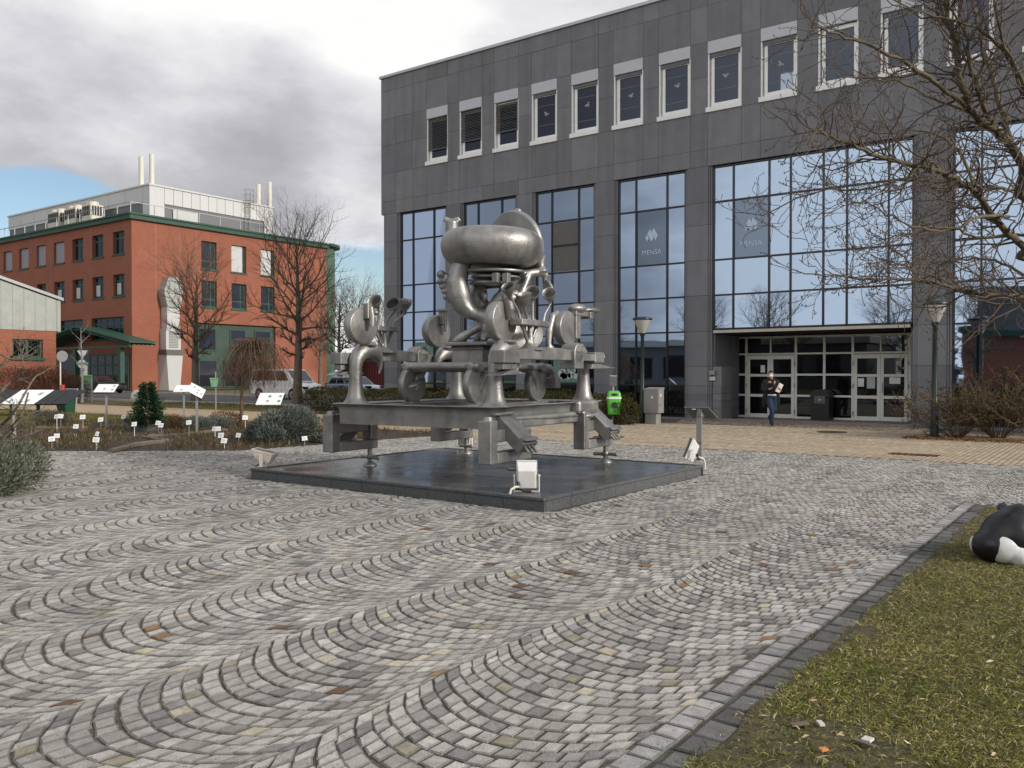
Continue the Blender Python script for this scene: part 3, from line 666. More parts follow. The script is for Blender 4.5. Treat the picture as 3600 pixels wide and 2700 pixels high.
# recess pockets: dark lining behind each opening is built by cutting the wall front into piers
LW = []
for (pa, pb) in ((398, 438), (325, 364), (255, 293), (190, 227), (128, 161), (68, 101), (13, 43)): LW.append((lx(pa), lx(pb)))
def wall_with_holes(axis, a0, a1, z0, z1, holes, front, depth):
    # front skin of the wall, cut around the openings
    zs = sorted({z0, z1, *[h[2] for h in holes], *[h[3] for h in holes]}); as_ = sorted({a0, a1, *[h[0] for h in holes], *[h[1] for h in holes]})
    m = MB()
    for i in range(len(as_)-1):
        run = None
        for j in range(len(zs)-1):
            ac, zc = (as_[i]+as_[i+1])/2, (zs[j]+zs[j+1])/2
            if any(h[0] < ac < h[1] and h[2] < zc < h[3] for h in holes):
                if run is not None: put(m, axis, as_[i], as_[i+1], run, zs[j], front, depth); run = None
            elif run is None: run = zs[j]
        if run is not None: put(m, axis, as_[i], as_[i+1], run, z1, front, depth)
    return m
def put(m, axis, a, b, z0, z1, f, d):
    if axis == 'x': m.box(a, b, f, f+d, z0, z1)
    else: m.box(f-d, f, a, b, z0, z1)
HL = [(a, b, 12.9, 15.05) for a, b in LW]+[(a, b, 8.95, 11.0) for a, b in LW]+[(lx(321), lx(434), 4.9, 7.0), (lx(205), lx(290), 4.9, 7.0), (lx(20), lx(150), 4.9, 7.0)]
DR = (lx(318), lx(452), .1, 3.3)
wall_with_holes('x', CX-75, CX, 0, ZB, HL, CY, .34).build('brick_wall', 'brick', red)
for i, h in enumerate(HL): win_left(h[0], h[1], h[2]+.0, h[3], 'wide' if h[1]-h[0] > 5 else 'blind' if 3 <= i < 7 else 'white' if 7 <= i < 14 else '')
# sunlit end wall
RYS = [(ry(708), ry(762)), (ry(814), ry(866)), (ry(917), ry(965))]
RH = [(a, b, 12.1, 14.9) for a, b in RYS]+[(a, b, 8.3, 10.95) for a, b in RYS]
REC = (ry(690), ry(968), 0, 6.7); RH.append(REC)
wall_with_holes('y', CY+.34, YE, 0, ZB, RH, CX, .34).build('brick_wall', 'brick', red)
def win_right(y0, y1, z0, z1, kind):
    h = MB(); x = CX-.27
    h.box(x-.06, x, y0, y0+.16, z0, z1); h.box(x-.06, x, y1-.16, y1, z0, z1); h.box(x-.06, x, y0+.16, y1-.16, z0, z0+.14); h.box(x-.06, x, y0+.16, y1-.16, z1-.12, z1)
    zt = z0+(z1-z0)*.30; h.box(x-.05, x+.01, y0+.16, y1-.16, zt-.07, zt+.07); ym = y0+(y1-y0)*.68; h.box(x-.05, x+.008, ym-.07, ym+.07, z0+.14, z1-.12)
    f = h.build('window', 'green', red); MB().box(x-.04, x-.02, y0+.1, y1-.1, z0+.1, z1-.08).build('pane', 'gwin', f)
    MB().box(CX-.02, CX+.08, y0-.1, y1+.1, z0-.14, z0).build('sill', 'green', f)
    if kind: MB().box(x+.04, x+.07, y0+.05, y1-.35, z0+.08, z1-.03).build('roller_blind', 'rollerw', f)
for i, h in enumerate(RH[:-1]): win_right(*h, i in (1, 2))
# green glazed recess at ground level
x = CX-.3; y0, y1 = REC[0], REC[1]
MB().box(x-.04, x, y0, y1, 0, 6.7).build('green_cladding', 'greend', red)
for a, b, z0, z1 in ((.03, .25, 3.9, 6.2), (.42, .62, 3.9, 6.2), (.74, .95, 3.9, 6.2), (.04, .26, .2, 3.0), (.34, .58, .2, 3.0)):
    h = MB(); ya, yb = y0+(y1-y0)*a, y0+(y1-y0)*b
    h.box(x, x+.08, ya, ya+.12, z0, z1); h.box(x, x+.08, yb-.12, yb, z0, z1); h.box(x, x+.08, ya+.12, yb-.12, z0, z0+.12); h.box(x, x+.08, ya+.12, yb-.12, z1-.12, z1)
    f = h.build('window', 'green', red); MB().box(x+.02, x+.04, ya+.1, yb-.1, z0+.1, z1-.1).build('pane', 'gwin', f)
# pale expansion joints on both walls
mb = MB()
for px in (178, 320, 130, 440): v = lx(px); mb.box(v-.03, v+.03, CY-.012, CY+.01, 7.3, ZB)
for px in (548, 633, 690): v = ry(px); mb.box(CX-.01, CX+.012, v-.03, v+.03, 8 if px < 600 else 11, ZB)
mb.build('expansion_joint', 'wallj', red)
# plant storey
PX, PY = CX-2.3, CY+3.2; PZ0, PZ1 = ZB+.5, 20.0; PYE = 61.8; PXE = CX-32
mb = MB(); mb.box(PXE+.1, PX-.1, PY+.1, PYE-.1, PZ0, PZ1-.1); mb.build('plant_storey', 'pang', red)
MB().box(PXE-.1, PX+.1, PY-.1, PYE+.1, PZ1, PZ1+.16).build('plant_coping', 'panl', red)
zm = 18.4
for i in range(12):
    y0 = PY+1.6+(PYE-1.2-PY-1.6)*i/12; y1 = y0+(PYE-1.2-PY-1.6)/12
    MB().box(PX-.1, PX, y0+.02, y1-.02, zm, PZ1-.01).build('facade_panel', 'panl', red)
for y0, y1 in ((PY, PY+1.58), (PYE-1.18, PYE)): MB().box(PX-.1, PX+.01, y0, y1, PZ0, PZ1-.01).build('facade_panel', 'panl', red)
for i in range(9): x1 = PX-1.2-i*(PX-1.2-PXE)/9; x0 = x1-(PX-1.2-PXE)/9; MB().box(x0+.02, x1-.02, PY, PY+.1, zm+.05, PZ1-.01).build('facade_panel', 'panl', red)
MB().box(PX-1.18, PX-.12, PY, PY+.1, PZ0, PZ1-.01).build('facade_panel', 'panl', red)
v = at(652, 765, X=PX); MB().box(PX, PX+.05, v.y-1.4, v.y+1.4, PZ0, 18.0).build('roof_door', 'rollerw', red)
def flue(px, X, ztop):
    p = at(px, 700, X=X); mb = MB(); mb.lathe([(.24, 19.5), (.25, 19.6), (.25, ztop), (.21, ztop), (.2, ztop-.3)], (p.x, p.y, 0), n=14); mb.build('flue', 'flue', red, 50)
for px, top in ((497, 552), (534, 542), (909, 648), (948, 640)):
    X = PX-2.2; flue(px, X, at(px, top, X=X).z)
mb = MB()      # roof railing
yz = ZB+.56
for k in range(26):
    xx = CX+.15-k*2.3; mb.box(xx-.035, xx+.035, CY-.2, CY-.13, yz, yz+1.0)
for k in range(1, 9): yy = CY-.16+k*2.4; mb.box(CX+.12, CX+.19, yy-.035, yy+.035, yz, yz+1.0)
mb.box(CX-60, CX+.2, CY-.19, CY-.14, yz+.96, yz+1.02); mb.box(CX+.13, CX+.18, CY-.14, CY+20, yz+.96, yz+1.02); mb.build('roof_railing', 'steel', red)
v = at(868, 720, X=PX); y0 = v.y; mb = MB()   # caged ladder
for s in (-.3, .3): mb.tube([(PX+.15, y0+s, PZ0), (PX+.15, y0+s, 21.4)], .04, 5)
for k in range(16): mb.tube([(PX+.15, y0-.3, PZ0+.2+k*.24), (PX+.15, y0+.3, PZ0+.2+k*.24)], .025, 4)
for z in (19.4, 20.2, 20.8, 21.4): mb.tube([(PX+.15+.8*math.sin(a), y0-.55*math.cos(a), z) for a in [PI*i/8 for i in range(9)]], .03, 4)
for a in (PI*.2, PI*.4, PI*.6, PI*.8): mb.tube([(PX+.15+.8*math.sin(a), y0-.55*math.cos(a), 19.4), (PX+.15+.8*math.sin(a), y0-.55*math.cos(a), 21.4)], .025, 4)
mb.build('caged_ladder', 'cab', red)
# ventilation tower on the end wall: louvre box, shaft and angled hood
yv0, yv1 = ry(562), ry(614); ym = (yv0+yv1)/2; hw = (yv1-yv0)/2
mb = MB(); mb.hexa([(CX, ym-hw*1.25, .0), (CX+1.2, ym-hw*.8, 0), (CX+1.2, ym+hw*.7, 0), (CX, ym+hw*1.25, 0)], [(CX, ym-hw*1.25, 3.4), (CX+1.2, ym-hw*1.1, 3.4), (CX+1.2, ym+hw*1.1, 3.4), (CX, ym+hw*1.25, 3.4)]); mb.build('vent_base', 'rollerw', red)
MB().box(CX+.02, CX+1.3, ym-hw*1.2, ym+hw*1.2, 3.4, 3.9).build('vent_band', 'sign', red)
h = MB(); h.box(CX+.01, CX+1.0, ym-hw, ym+hw, 3.9, 5.9); vb = h.build('vent_box', 'rollerw', red)
h = MB()
for k in range(11): h.box(CX+1.0, CX+1.05, ym-hw*.62, ym+hw*.62, 4.1+k*.15, 4.18+k*.15)
h.build('louvre', 'cab', vb)
MB().box(CX+.01, CX+1.0, ym-hw*.85, ym+hw*.85, 5.9, 8.0).build('vent_shaft', 'rollerw', red)
pr = [(-.85, 0), (.85, 0), (1.2, 1.3), (1.2, 2.0), (.55, 2.9), (-.6, 2.9), (-1.25, 1.7), (-1.25, 1.3)]
MB().prism([(a*hw, b) for a, b in pr], (CX+.0, ym, 7.95), (0, 1, 0), (0, 0, 1), (1.1, 0, 0)).build('vent_hood', 'zinc', red)
h = MB()
for k in range(9): h.box(CX+1.1, CX+1.13, ym-hw*(.95), ym+hw*(.95), 8.6+k*.24, 8.64+k*.24)
h.build('hood_rib', 'panl', red)
# entrance canopy on green columns
can = thing('entrance_canopy', 'green metal gabled canopy on columns over the dark entrance of the brick building', 'canopy', (-82, 42, 0)); yc = 41.2
q = lambda px, py: at(px, py, Y=yc)
rg, e1 = q(262, 1146), q(454, 1199); e0x = rg.x-(e1.x-rg.x)
for xa, za, xb, zb in ((rg.x, rg.z, e1.x, e1.z), (e0x, e1.z, rg.x, rg.z)):
    mb = MB(); mb.hexa([(xa, yc, za-.14), (xb, yc, zb-.14), (xb, CY, zb-.14), (xa, CY, za-.14)], [(xa, yc, za), (xb, yc, zb), (xb, CY, zb), (xa, CY, za)]); mb.build('roof_slope', 'green', can)
mb = MB()
for k in range(7):
    yy = yc+.1+k*.42
    mb.box(rg.x-.05, rg.x+.05, yy, yy+.06, rg.z-.5, rg.z-.16)
    mb.tube([(rg.x, yy, rg.z-.3), (e1.x-.2, yy, e1.z-.28)], .07, 4); mb.tube([(rg.x, yy, rg.z-.3), (e0x+.2, yy, e1.z-.28)], .07, 4)
mb.box(e0x, e1.x, yc+.05, yc+.2, e1.z-.55, e1.z-.35); mb.build('rafter', 'green', can)
for px in (426, 268):
    v = at(px, 1300, Y=yc+.3); mb = MB(); mb.box(v.x-.22, v.x+.22, yc+.1, yc+.5, 0, e1.z-.55); mb.build('column', 'green', can)
h = MB(); xa, xb = DR[0], DR[1]; yy = CY-.06
for k in range(6): v = xa+(xb-xa)*k/5; h.box(v-.09, v+.09, yy-.05, yy, .1, 3.4)
for z in (.2, 2.4, 3.4): h.box(xa, xb, yy-.04, yy, z-.08, z+.08)
d = h.build('entrance_glazing', 'green', red)
for k in range(5): a, b = xa+(xb-xa)*k/5+.09, xa+(xb-xa)*(k+1)/5-.09; MB().box(a, b, yy-.02, yy-.005, .28, 3.32).build('pane', 'gdk', d)
MB().box(CX-14, xa-.1, CY-.05, CY-.005, .1, 3.6).build('dark_lobby', 'gdk', red)
# rooftop air conditioners
def aircon(px0, px1, py, label):
    Y = CY+1.5; a, b = at(px0, py, Y=Y), at(px1, py, Y=Y); t = thing('air_conditioner', label, 'air conditioner', ((a.x+b.x)/2, Y, ZB+.56), 0, 'air conditioners on the roof of the brick building')
    x0, x1 = a.x+.35, b.x-.45; z0 = ZB+.56; y0, y1 = Y-.55, Y+.75
    mb = MB(); mb.box(x0, x1, y0, y1, z0+.15, z0+2.05); mb.build('housing', 'beige', t)
    for c in ((x0+.62, (y0+y1)/2), (x1-.62, (y0+y1)/2)): mb = MB(); mb.lathe([(.5, z0+2.05), (.5, z0+2.35), (.42, z0+2.38), (.4, z0+2.2)], (*c, 0), n=16); mb.build('fan_ring', 'beige', t, 40)
    mb = MB(); n = 5
    for k in range(n): u = x0+.12+(x1-x0-.24)*k/n; mb.box(u+.02, u+(x1-x0-.24)/n-.06, y0-.02, y0, z0+.95, z0+1.9)
    for k in range(4): u = y0+.1+(y1-y0-.2)*k/4; mb.box(x1, x1+.02, u+.02, u+(y1-y0-.2)/4-.06, z0+.95, z0+1.9)
    mb.build('grille', 'black', t)
    mb = MB(); mb.tube([(x0+.3, y0-.5, z0+.15), (x0+.3, y0-.1, z0+.3), (x0+.9, y0-.1, z0+.3)], .06, 5); mb.build('pipe', 'cab', t)
aircon(180, 234, 780, 'first of three cream air conditioners, furthest from the building corner')
aircon(238, 293, 775, 'tallest looking middle cream air conditioner between the two others')
aircon(300, 346, 765, 'cream air conditioner standing closest to the brick corner')

# ================================================================ BRICK ANNEX
AX = -60.8; ax_ = thing('brick_annex', 'low red brick building clad above with pale zinc panels under a sloping roof', 'building', (AX, 29.9, 0))
A1 = at(212, 1166, X=AX); ya, zb_ = A1.y, A1.z; zt1 = at(212, 1052, X=AX).z; A0 = at(0, 1157, X=AX); zt0 = at(0, 976, X=AX).z
sl = (zt1-zt0)/(ya-A0.y); yS = 14.0; zS = zt1+sl*(yS-ya)
WB = (at(44, 1215, X=AX-.0).y, at(151, 1215, X=AX).y, at(80, 1258, X=AX).z, at(80, 1192, X=AX).z)
wall_with_holes('y', yS, ya-.3, 0, zb_, [WB], AX, .3).build('brick_wall', 'brick', ax_)
MB().box(AX-14, AX-.31, yS, ya-.3, 0, zb_).build('core_wall', 'brick', ax_)
mb = MB(); mb.prism([(yS, zb_), (ya-.05, zb_), (ya-.05, zt1-.1), (yS, zS-.1)], (AX-14, 0, 0), (0, 1, 0), (0, 0, 1), (14-.02, 0, 0)); mb.build('upper_wall', 'zinc', ax_)
k = 0; y = ya-.25
while y > yS+.3:
    y1 = y-.72; z1, z2 = zt1+sl*(y-ya)-.16, zt1+sl*(y1-ya)-.16
    MB().prism([(y1+.012, zb_+.02), (y-.012, zb_+.02), (y-.012, z1), (y1+.012, z2)], (AX-.02, 0, 0), (0, 1, 0), (0, 0, 1), (.05, 0, 0)).build('zinc_panel', 'zinc', ax_)
    MB().box(AX+.03, AX+.06, y-.02, y+.02, zb_+.02, z1-.02).build('standing_seam', 'zinc', ax_); y = y1
MB().box(AX-.02, AX+.06, ya-.22, ya, zb_-.02, zt1-.1).build('corner_trim', 'zinc', ax_)
mb = MB(); mb.prism([(yS, zS-.1), (ya+.15, zt1-.12), (ya+.15, zt1+.08), (yS, zS+.1)], (AX-14.2, 0, 0), (0, 1, 0), (0, 0, 1), (14.4, 0, 0)); mb.build('roof', 'steel', ax_)
h = MB(); x = AX-.16; t_ = .14
h.box(x-.06, x, WB[0], WB[1], WB[2], WB[2]+t_); h.box(x-.06, x, WB[0], WB[1], WB[3]-.1, WB[3]); h.box(x-.06, x, WB[0], WB[0]+t_, WB[2]+t_, WB[3]-.1); h.box(x-.06, x, WB[1]-t_, WB[1], WB[2]+t_, WB[3]-.1)
ym = (WB[0]+WB[1])/2; h.box(x-.06, x+.004, ym-.09, ym+.09, WB[2]+t_, WB[3]-.1); f = h.build('window', 'green', ax_)
for a, b in ((WB[0]+.1, ym-.08), (ym+.08, WB[1]-.1)): MB().box(x-.04, x-.02, a, b, WB[2]+.1, WB[3]-.06).build('pane', 'gdk', f)
MB().box(AX-.05, AX+.12, WB[0]-.1, WB[1]+.12, WB[2]-.16, WB[2]).build('sill', 'green', f)

# ================================================================ PLINTH
PX0, PX1, PY0, PY1, PH = -11.22, -5.68, 8.43, 13.07, .165
pl = thing('plinth', 'low square plinth of polished dark granite tiles with rough edge stones', 'plinth', (-8.45, 10.75, 0))
mb = MB(); mb.box(PX0+.04, PX1-.04, PY0+.04, PY1-.04, -.02, PH-.035); mb.build('core', 'core', pl)
nx, ny = 9, 8; sx, sy = (PX1-PX0-.14)/nx, (PY1-PY0-.14)/ny
for i in range(nx):
    for j in range(ny):
        x, y = PX0+.07+i*sx, PY0+.07+j*sy; z = PH-.012+random.uniform(-.0008, .0008)
        MB().box(x+.003, x+sx-.003, y+.003, y+sy-.003, PH-.035, z).build('tile', 'slab', pl)
def rim(x0, x1, y0, y1): MB().box(x0, x1, y0, y1, PH-.035, PH).build('edge_slab', 'granite', pl, bevel=.004)
def side(x0, x1, y0, y1): MB().box(x0, x1, y0, y1, -.02, PH-.042).build('side_slab', 'granite', pl, bevel=.003)
L_ = PX1-PX0
for i in range(nx):
    a, b = PX0+L_*i/nx+.003, PX0+L_*(i+1)/nx-.003
    for y0 in (PY0, PY1-.07): rim(a, b, y0, y0+.07)
    for y0 in (PY0+.015, PY1-.045): side(a, b, y0, y0+.03)
L_ = PY1-PY0-.14
for i in range(ny):
    a, b = PY0+.07+L_*i/ny+.003, PY0+.07+L_*(i+1)/ny-.003
    for x0 in (PX0, PX1-.07): rim(x0, x0+.07, a, b)
    for x0 in (PX0+.015, PX1-.045): side(x0, x0+.03, a, b)

# ================================================================ METAL SCULPTURE
SA = rad(4.2); SO = Vector((-8.55, 10.68, 0)); EX = Vector((math.cos(SA), math.sin(SA), 0)); EY = Vector((-math.sin(SA), math.cos(SA), 0))
scu = thing('metal_sculpture', 'large grey cast metal sculpture of discs, horns and clamps carrying a swollen ring', 'sculpture', SO, SA)
def L(u, v, x=None, y=None, d=None):     # point of the sculpture on a chosen plane of its own frame
    r = ray(1050+.7233*u, 650+.7233*v); o = CAM-SO
    t = (x-o.dot(EX))/r.dot(EX) if x is not None else (y-o.dot(EY))/r.dot(EY) if y is not None else d/r.dot(HF)
    p = o+r*t; return Vector((p.dot(EX), p.dot(EY), p.z))
def part(mb, name, sm=None, remesh=0, it=4, bevel=0): return mb.build(name, 'pewter', scu, sm, remesh, it, bevel, world=False)
hx, hy = 1.36, 1.60
prof = [(-.12, .89), (-.12, 1.185), (.075, 1.2), (.078, 1.188), (.045, 1.165), (.015, 1.13), (.0, 1.08), (0, .885), (-.118, .885)]
V = []; F = []
for o_, z in prof: V += [(-hx-o_, -hy-o_, z), (hx+o_, -hy-o_, z), (hx+o_, hy+o_, z), (-hx-o_, hy+o_, z)]
n = len(prof)
for i in range(n):
    a, b = i*4, ((i+1) % n)*4
    for k in range(4): F.append((a+k, a+(k+1) % 4, b+(k+1) % 4, b+k))
m_ = MB(); m_.add(V, F); part(m_, 'table_frame', 50)
for s in (-1, 1):        # lower flange and bead along the two long sides
    mb = MB(); mb.box(s*hx-.0+(0 if s > 0 else -.075), s*hx+(.075 if s > 0 else 0), -hy+.35, hy-.1, .875, .985); part(mb, 'flange', bevel=.02)
    mb = MB(); mb.tube([(s*(hx+.01), -hy+.2, 1.03), (s*(hx+.035), -hy+.6, 1.01), (s*(hx+.05), 0, 1.0), (s*(hx+.045), hy-.3, 1.0)], [.02, .035, .05, .05], 10); part(mb, 'bead', 60)
mb = MB(); mb.tube([(hx+.06, -hy+.02, 1.09), (hx+.07, -hy+.5, 1.10)], .022, 8); part(mb, 'weld_bar', 60)
for x in (-.6, .6): mb = MB(); mb.box(x-.09, x+.09, -hy+.12, hy-.12, 1.10, 1.19); part(mb, 'cross_rail', bevel=.01)
mb = MB(); mb.box(hx-.02, hx+.16, .72, 1.45, 1.0, 1.225); part(mb, 'end_block', bevel=.06)
mb = MB(); mb.ell((hx+.12, 1.05, .97), (.10, .2, .05), 14, 8); part(mb, 'tongue', 60)
# four columns, each flaring at its foot and bending over as a horn towards the middle
DISC = {(1, -1): (-1.06, .33, .30), (-1, -1): (-1.30, .33, .285), (1, 1): (.85, .31, .28), (-1, 1): (.62, .34, .28)}
for (sx_, sy_), (dy, ry_, rz_) in DISC.items():
    x, y0 = sx_*1.28, sy_*1.33; s = -sy_
    zs = [1.185, 1.2, 1.23, 1.28, 1.36, 1.5, 1.65, 1.75]; rs = [.215, .20, .165, .14, .118, .104, .098, .098]
    P = [(x, y0, z) for z in zs]; rr = list(rs); rc = .29
    for k in range(1, 11):
        a = PI-PI*1.17*k/10; P.append((x, y0+s*(rc+rc*math.cos(a)), 1.77+rc*.86*math.sin(a))); rr.append(.098+.034*math.sin(PI*min(1, k/8))-.0165*max(0, k-5))
    mb = MB(); mb.tube(P, rr, 18, up=(0, 1, 0)); part(mb, 'column_horn', 70)
    mb = MB(); mb.lathe([(0, 0), (.12, 0), (.135, .03), (.12, .06), (0, .06)], (x, y0+s*rc, 2.06), (0, 0, 1), 16, 1, 1.6); part(mb, 'collar', 60)
    # the disc
    zc = 2.07+rz_+.02
    mb = MB(); mb.disc((x-.08*sx_ if sx_ > 0 else x+.08, dy, zc), (1, 0, 0), 1.0, .13, 44, ry_, rz_, (0, 1, 0)); 
    c = Vector((x-.08, dy, zc)) if sx_ > 0 else Vector((x+.08, dy, zc))
    mb = MB(); h = .075; pr_ = []
    for k in range(0, 13): a = -PI/2+PI*k/12; pr_.append((1-.10+.10*math.cos(a), h*math.sin(a)))
    mb.lathe([(0, -h)]+pr_+[(0, h)], c, (1, 0, 0), 48, ry_, rz_, (0, 1, 0)); part(mb, 'disc', 50)
# neck and head pieces on the discs
def ballneck(x, y, z0, z1, w=.055, name='neck'):
    mb = MB(); mb.box(x-.05, x+.06, y-w, y+w, z0+.12, z1); part(mb, name, bevel=.015)
    mb = MB(); mb.tube([(x+.07, y+.02, z0), (x+.075, y+.02, z0+.15), (x+.06, y+.015, z0+.3)], [.045, .05, .035], 10); part(mb, 'spine', 60)
ballneck(-1.10, -1.26, 2.36, 2.72); mb = MB(); mb.ell((-1.02, -1.16, 2.58), (.04, .045, .04), 12, 7); part(mb, 'knob', 60)
ballneck(-1.10, .66, 2.36, 2.73, .045); mb = MB(); mb.box(-1.15, -1.0, .58, .73, 2.70, 2.76); part(mb, 'cap', bevel=.02)
mb = MB(); mb.tube([(1.30, -1.02, 2.42), (1.32, -1.02, 2.55), (1.30, -1.04, 2.70), (1.27, -1.05, 2.80)], [.04, .075, .085, .075], 14); mb.ell((1.27, -.98, 2.78), (.085, .10, .075), 14, 8); mb.ell((1.36, -.98, 2.72), (.045, .045, .045), 10, 6)
mb.tube([(1.31, -.90, 2.80), (1.33, -.82, 2.72), (1.34, -.79, 2.60), (1.35, -.75, 2.5)], [.06, .065, .04, .022], 10); part(mb, 'bird_neck', remesh=.014, it=5)
mb = MB(); mb.box(1.18, 1.31, 1.02, 1.19, 2.21, 2.60); part(mb, 'neck_block', bevel=.015)
mb = MB(); mb.box(1.16, 1.32, 1.0, 1.62, 2.58, 2.655); part(mb, 'jaw', bevel=.012)
mb = MB(); mb.ell((1.25, 1.16, 2.70), (.14, .20, .085), 18, 10); mb.ell((1.25, 1.66, 2.70), (.12, .26, .06), 18, 10); mb.tube([(1.25, 1.25, 2.69), (1.25, 1.5, 2.69)], .05, 10); part(mb, 'hammer_head', remesh=.016, it=4)
mb = MB(); mb.box(1.14, 1.36, 1.43, 1.56, 2.55, 2.66); part(mb, 'jaw_block', bevel=.012)
mb = MB(); mb.tube([(1.14, .72, 2.62), (1.13, .55, 2.55), (1.12, .46, 2.3), (1.12, .44, 2.1), (1.14, .50, 2.02)], [.04, .06, .06, .05, .07], 12); mb.ell((1.14, .42, 2.02), (.05, .14, .035), 12, 6); part(mb, 'tail', remesh=.016, it=4)
# side beams with blocks, clamp plates, blades
def beam(s, y0, y1, plate, blade):
    x = s*1.47
    mb = MB(); P = []
    for k in range(13): t = k/12; P.append((y0+(y1-y0)*t, 1.955+.075*math.sin(PI*min(1, t*1.25))**.8))
    poly = [(y0, 1.845)]+P+[(y1, 1.845)]
    mb.prism(poly, (x-.075, 0, 0), (0, 1, 0), (0, 0, 1), (.15, 0, 0)); part(mb, 'beam', bevel=.012)
    mb = MB(); mb.box(x-.13, x+.13, plate-.15, plate+.15, 1.72, 2.0); mb.lathe([(0, -.13), (.15, -.13), (.15, .13), (0, .13)], (x, plate, 1.96), (1, 0, 0), 22); part(mb, 'clamp_plate', 40, bevel=.012)
    mb = MB(); mb.box(x-.12, x+.10, -1.56, -1.14, 1.79, 1.965); mb.box(x-.10, x+.05, -1.50, -1.14, 1.70, 1.79); part(mb, 'end_block', bevel=.01)
    mb = MB(); mb.prism([(-1.64, 1.62), (-1.03, 1.64), (-1.1, 1.665), (-1.3, 1.70), (-1.5, 1.66)], (x-.15, 0, 0), (0, 1, 0), (0, 0, 1), (.26, 0, 0)); part(mb, 'blade', bevel=.006)
    mb = MB(); mb.box(x-.1, x+.08, 1.22, 1.56, 1.82, 1.99); mb.ell((x, 1.56, 1.92), (.09, .06, .08), 10, 6); part(mb, 'end_block', bevel=.012)
    mb = MB(); mb.prism([(.98, 1.72), (1.98, 1.735), (1.7, 1.755), (1.35, 1.79), (1.05, 1.80)], (x-.13, 0, 0), (0, 1, 0), (0, 0, 1), (.26, 0, 0)); part(mb, 'blade', bevel=.006)
beam(1, -1.2, 1.3, .57, 1); beam(-1, -1.3, 1.25, .45, 1)
# trumpet groups standing on the beams
def bell(o, d, r=.10, sy=.8, ln=.225):
    prof = [(.018, -.02), (.022, .02), (.034, .06), (.066, .115), (.090, .165), (.098, ln), (.102, ln+.012), (.092, ln+.008), (.080, ln-.05), (.055, .09), (.02, .05), (.0, .045)]
    mb = MB(); mb.lathe([(a*r/.1, b) for a, b in prof], o, d, 22, 1, sy); return mb
def stem(P, R_): mb = MB(); mb.tube(P, R_, 9); return mb
def group(x, yc, plate, trumpets, leafy):
    mb = MB(); mb.tube([(x, yc, 1.98), (x, yc, 2.02), (x, yc, 2.07), (x, yc+.01, 2.15), (x, yc, 2.34)], [.24, .13, .075, .05, .032], 14)
    for dy, dx in ((-.22, 0), (.20, 0), (.0, -.10)): mb.tube([(x, yc+dy*.12, 2.06), (x+dx*.7, yc+dy*.55, 2.2), (x+dx, yc+dy, 2.34)], [.03, .026, .034], 9)
    part(mb, 'tripod', remesh=.013, it=3)
    z = 2.33; a, b = plate
    pts = [(a, -.11), (a+.1, -.13), (b-.35, -.13), (b-.12, -.05), (b, .0), (b-.12, .06), (b-.35, .12), (a+.1, .12), (a, .1)] if leafy else [(a, -.10), (b, -.10), (b, .10), (a, .10)]
    mb = MB(); mb.prism([(q, p) for p, q in pts], (x, 0, z), (1, 0, 0), (0, 1, 0), (0, 0, .085)); part(mb, 'tray', bevel=.015)
    for y0, (xe, ye, ze), d, r_, sy in trumpets:
        d = Vector(d).normalized(); e = Vector((xe, ye, ze)); b0 = Vector((x, y0, z+.08)); mid = (b0+e)/2+Vector((0, (y0-ye)*.28, -.02))
        part(stem([b0-Vector((0, 0, .03)), b0+(mid-b0)*.5, mid, mid+(e-mid)*.6, e, e+d*.03], [.03, .022, .02, .02, .021, .024]), 'stem', 60)
        part(bell(e, d, r_, sy), 'trumpet_bell', 60)
group(1.40, -.60, (-.98, -.02), [(-.86, (1.38, -1.08, 2.70), (.15, -.5, .45), .10, .7), (-.66, (1.42, -.78, 2.56), (.22, -.40, .9), .11, .75), (-.52, (1.40, -.52, 2.70), (.40, -.75, .45), .12, .85), (-.22, (1.42, -.02, 2.70), (.3, -.75, .62), .105, .95)], True)
group(-1.45, -.46, (-.72, -.17), [(-.62, (-1.40, -.66, 2.70), (.35, -.85, .45), .125, .75), (-.44, (-1.42, -.20, 2.70), (.4, -.85, .40), .125, .75), (-.24, (-1.45, .08, 2.66), (.35, -.5, .9), .13, .75)], False)
mb = MB(); c = L(1238, 500, x=1.42); mb.disc(c+Vector((-.10, .04, -.02)), (.55, .8, .15), .15, .04, 28, .8, 1.15); part(mb, 'ear_disc', 50)
# inner table: a slab on four wheel-like discs
for x in (-.6, .6):
    for y in (-.8, .93):
        mb = MB(); h = .06; pr_ = [(1-.09+.09*math.cos(a), h*math.sin(a)) for a in [-PI/2+PI*k/10 for k in range(11)]]
        mb.lathe([(0, -h)]+pr_+[(0, h)], (x, y, 1.475), (1, 0, 0), 44, .29, .29, (0, 1, 0)); part(mb, 'wheel_disc', 50)
        mb = MB(); mb.box(x-.10, x+.10, y-.10, y+.10, 1.185, 1.215); part(mb, 'foot_pad', bevel=.006)
mb = MB(); mb.box(-.74, .74, -.95, 1.08, 1.715, 1.79)
for x in (-.6, .6):
    for y, s in ((-.8, 1), (.93, -1)): mb.tube([(x+.02, y+s*.42, 1.75), (x+.02, y+s*.25, 1.72), (x+.02, y+s*.13, 1.62), (x+.02, y+s*.06, 1.5), (x+.02, y+s*.03, 1.36)], [.05, .08, .10, .085, .05], 12)
    mb.tube([(x, -.98, 1.75), (x, 1.1, 1.75)], .07, 10)
for y in (-.85, .98): mb.tube([(-.72, y, 1.74), (.74, y, 1.74)], .08, 10)
part(mb, 'slab', remesh=.02, it=5)
mb = MB(); mb.ell((-.47, -.86, 1.50), (.10, .19, .028), 16, 8, rot('X', .35)); part(mb, 'fin', 60)
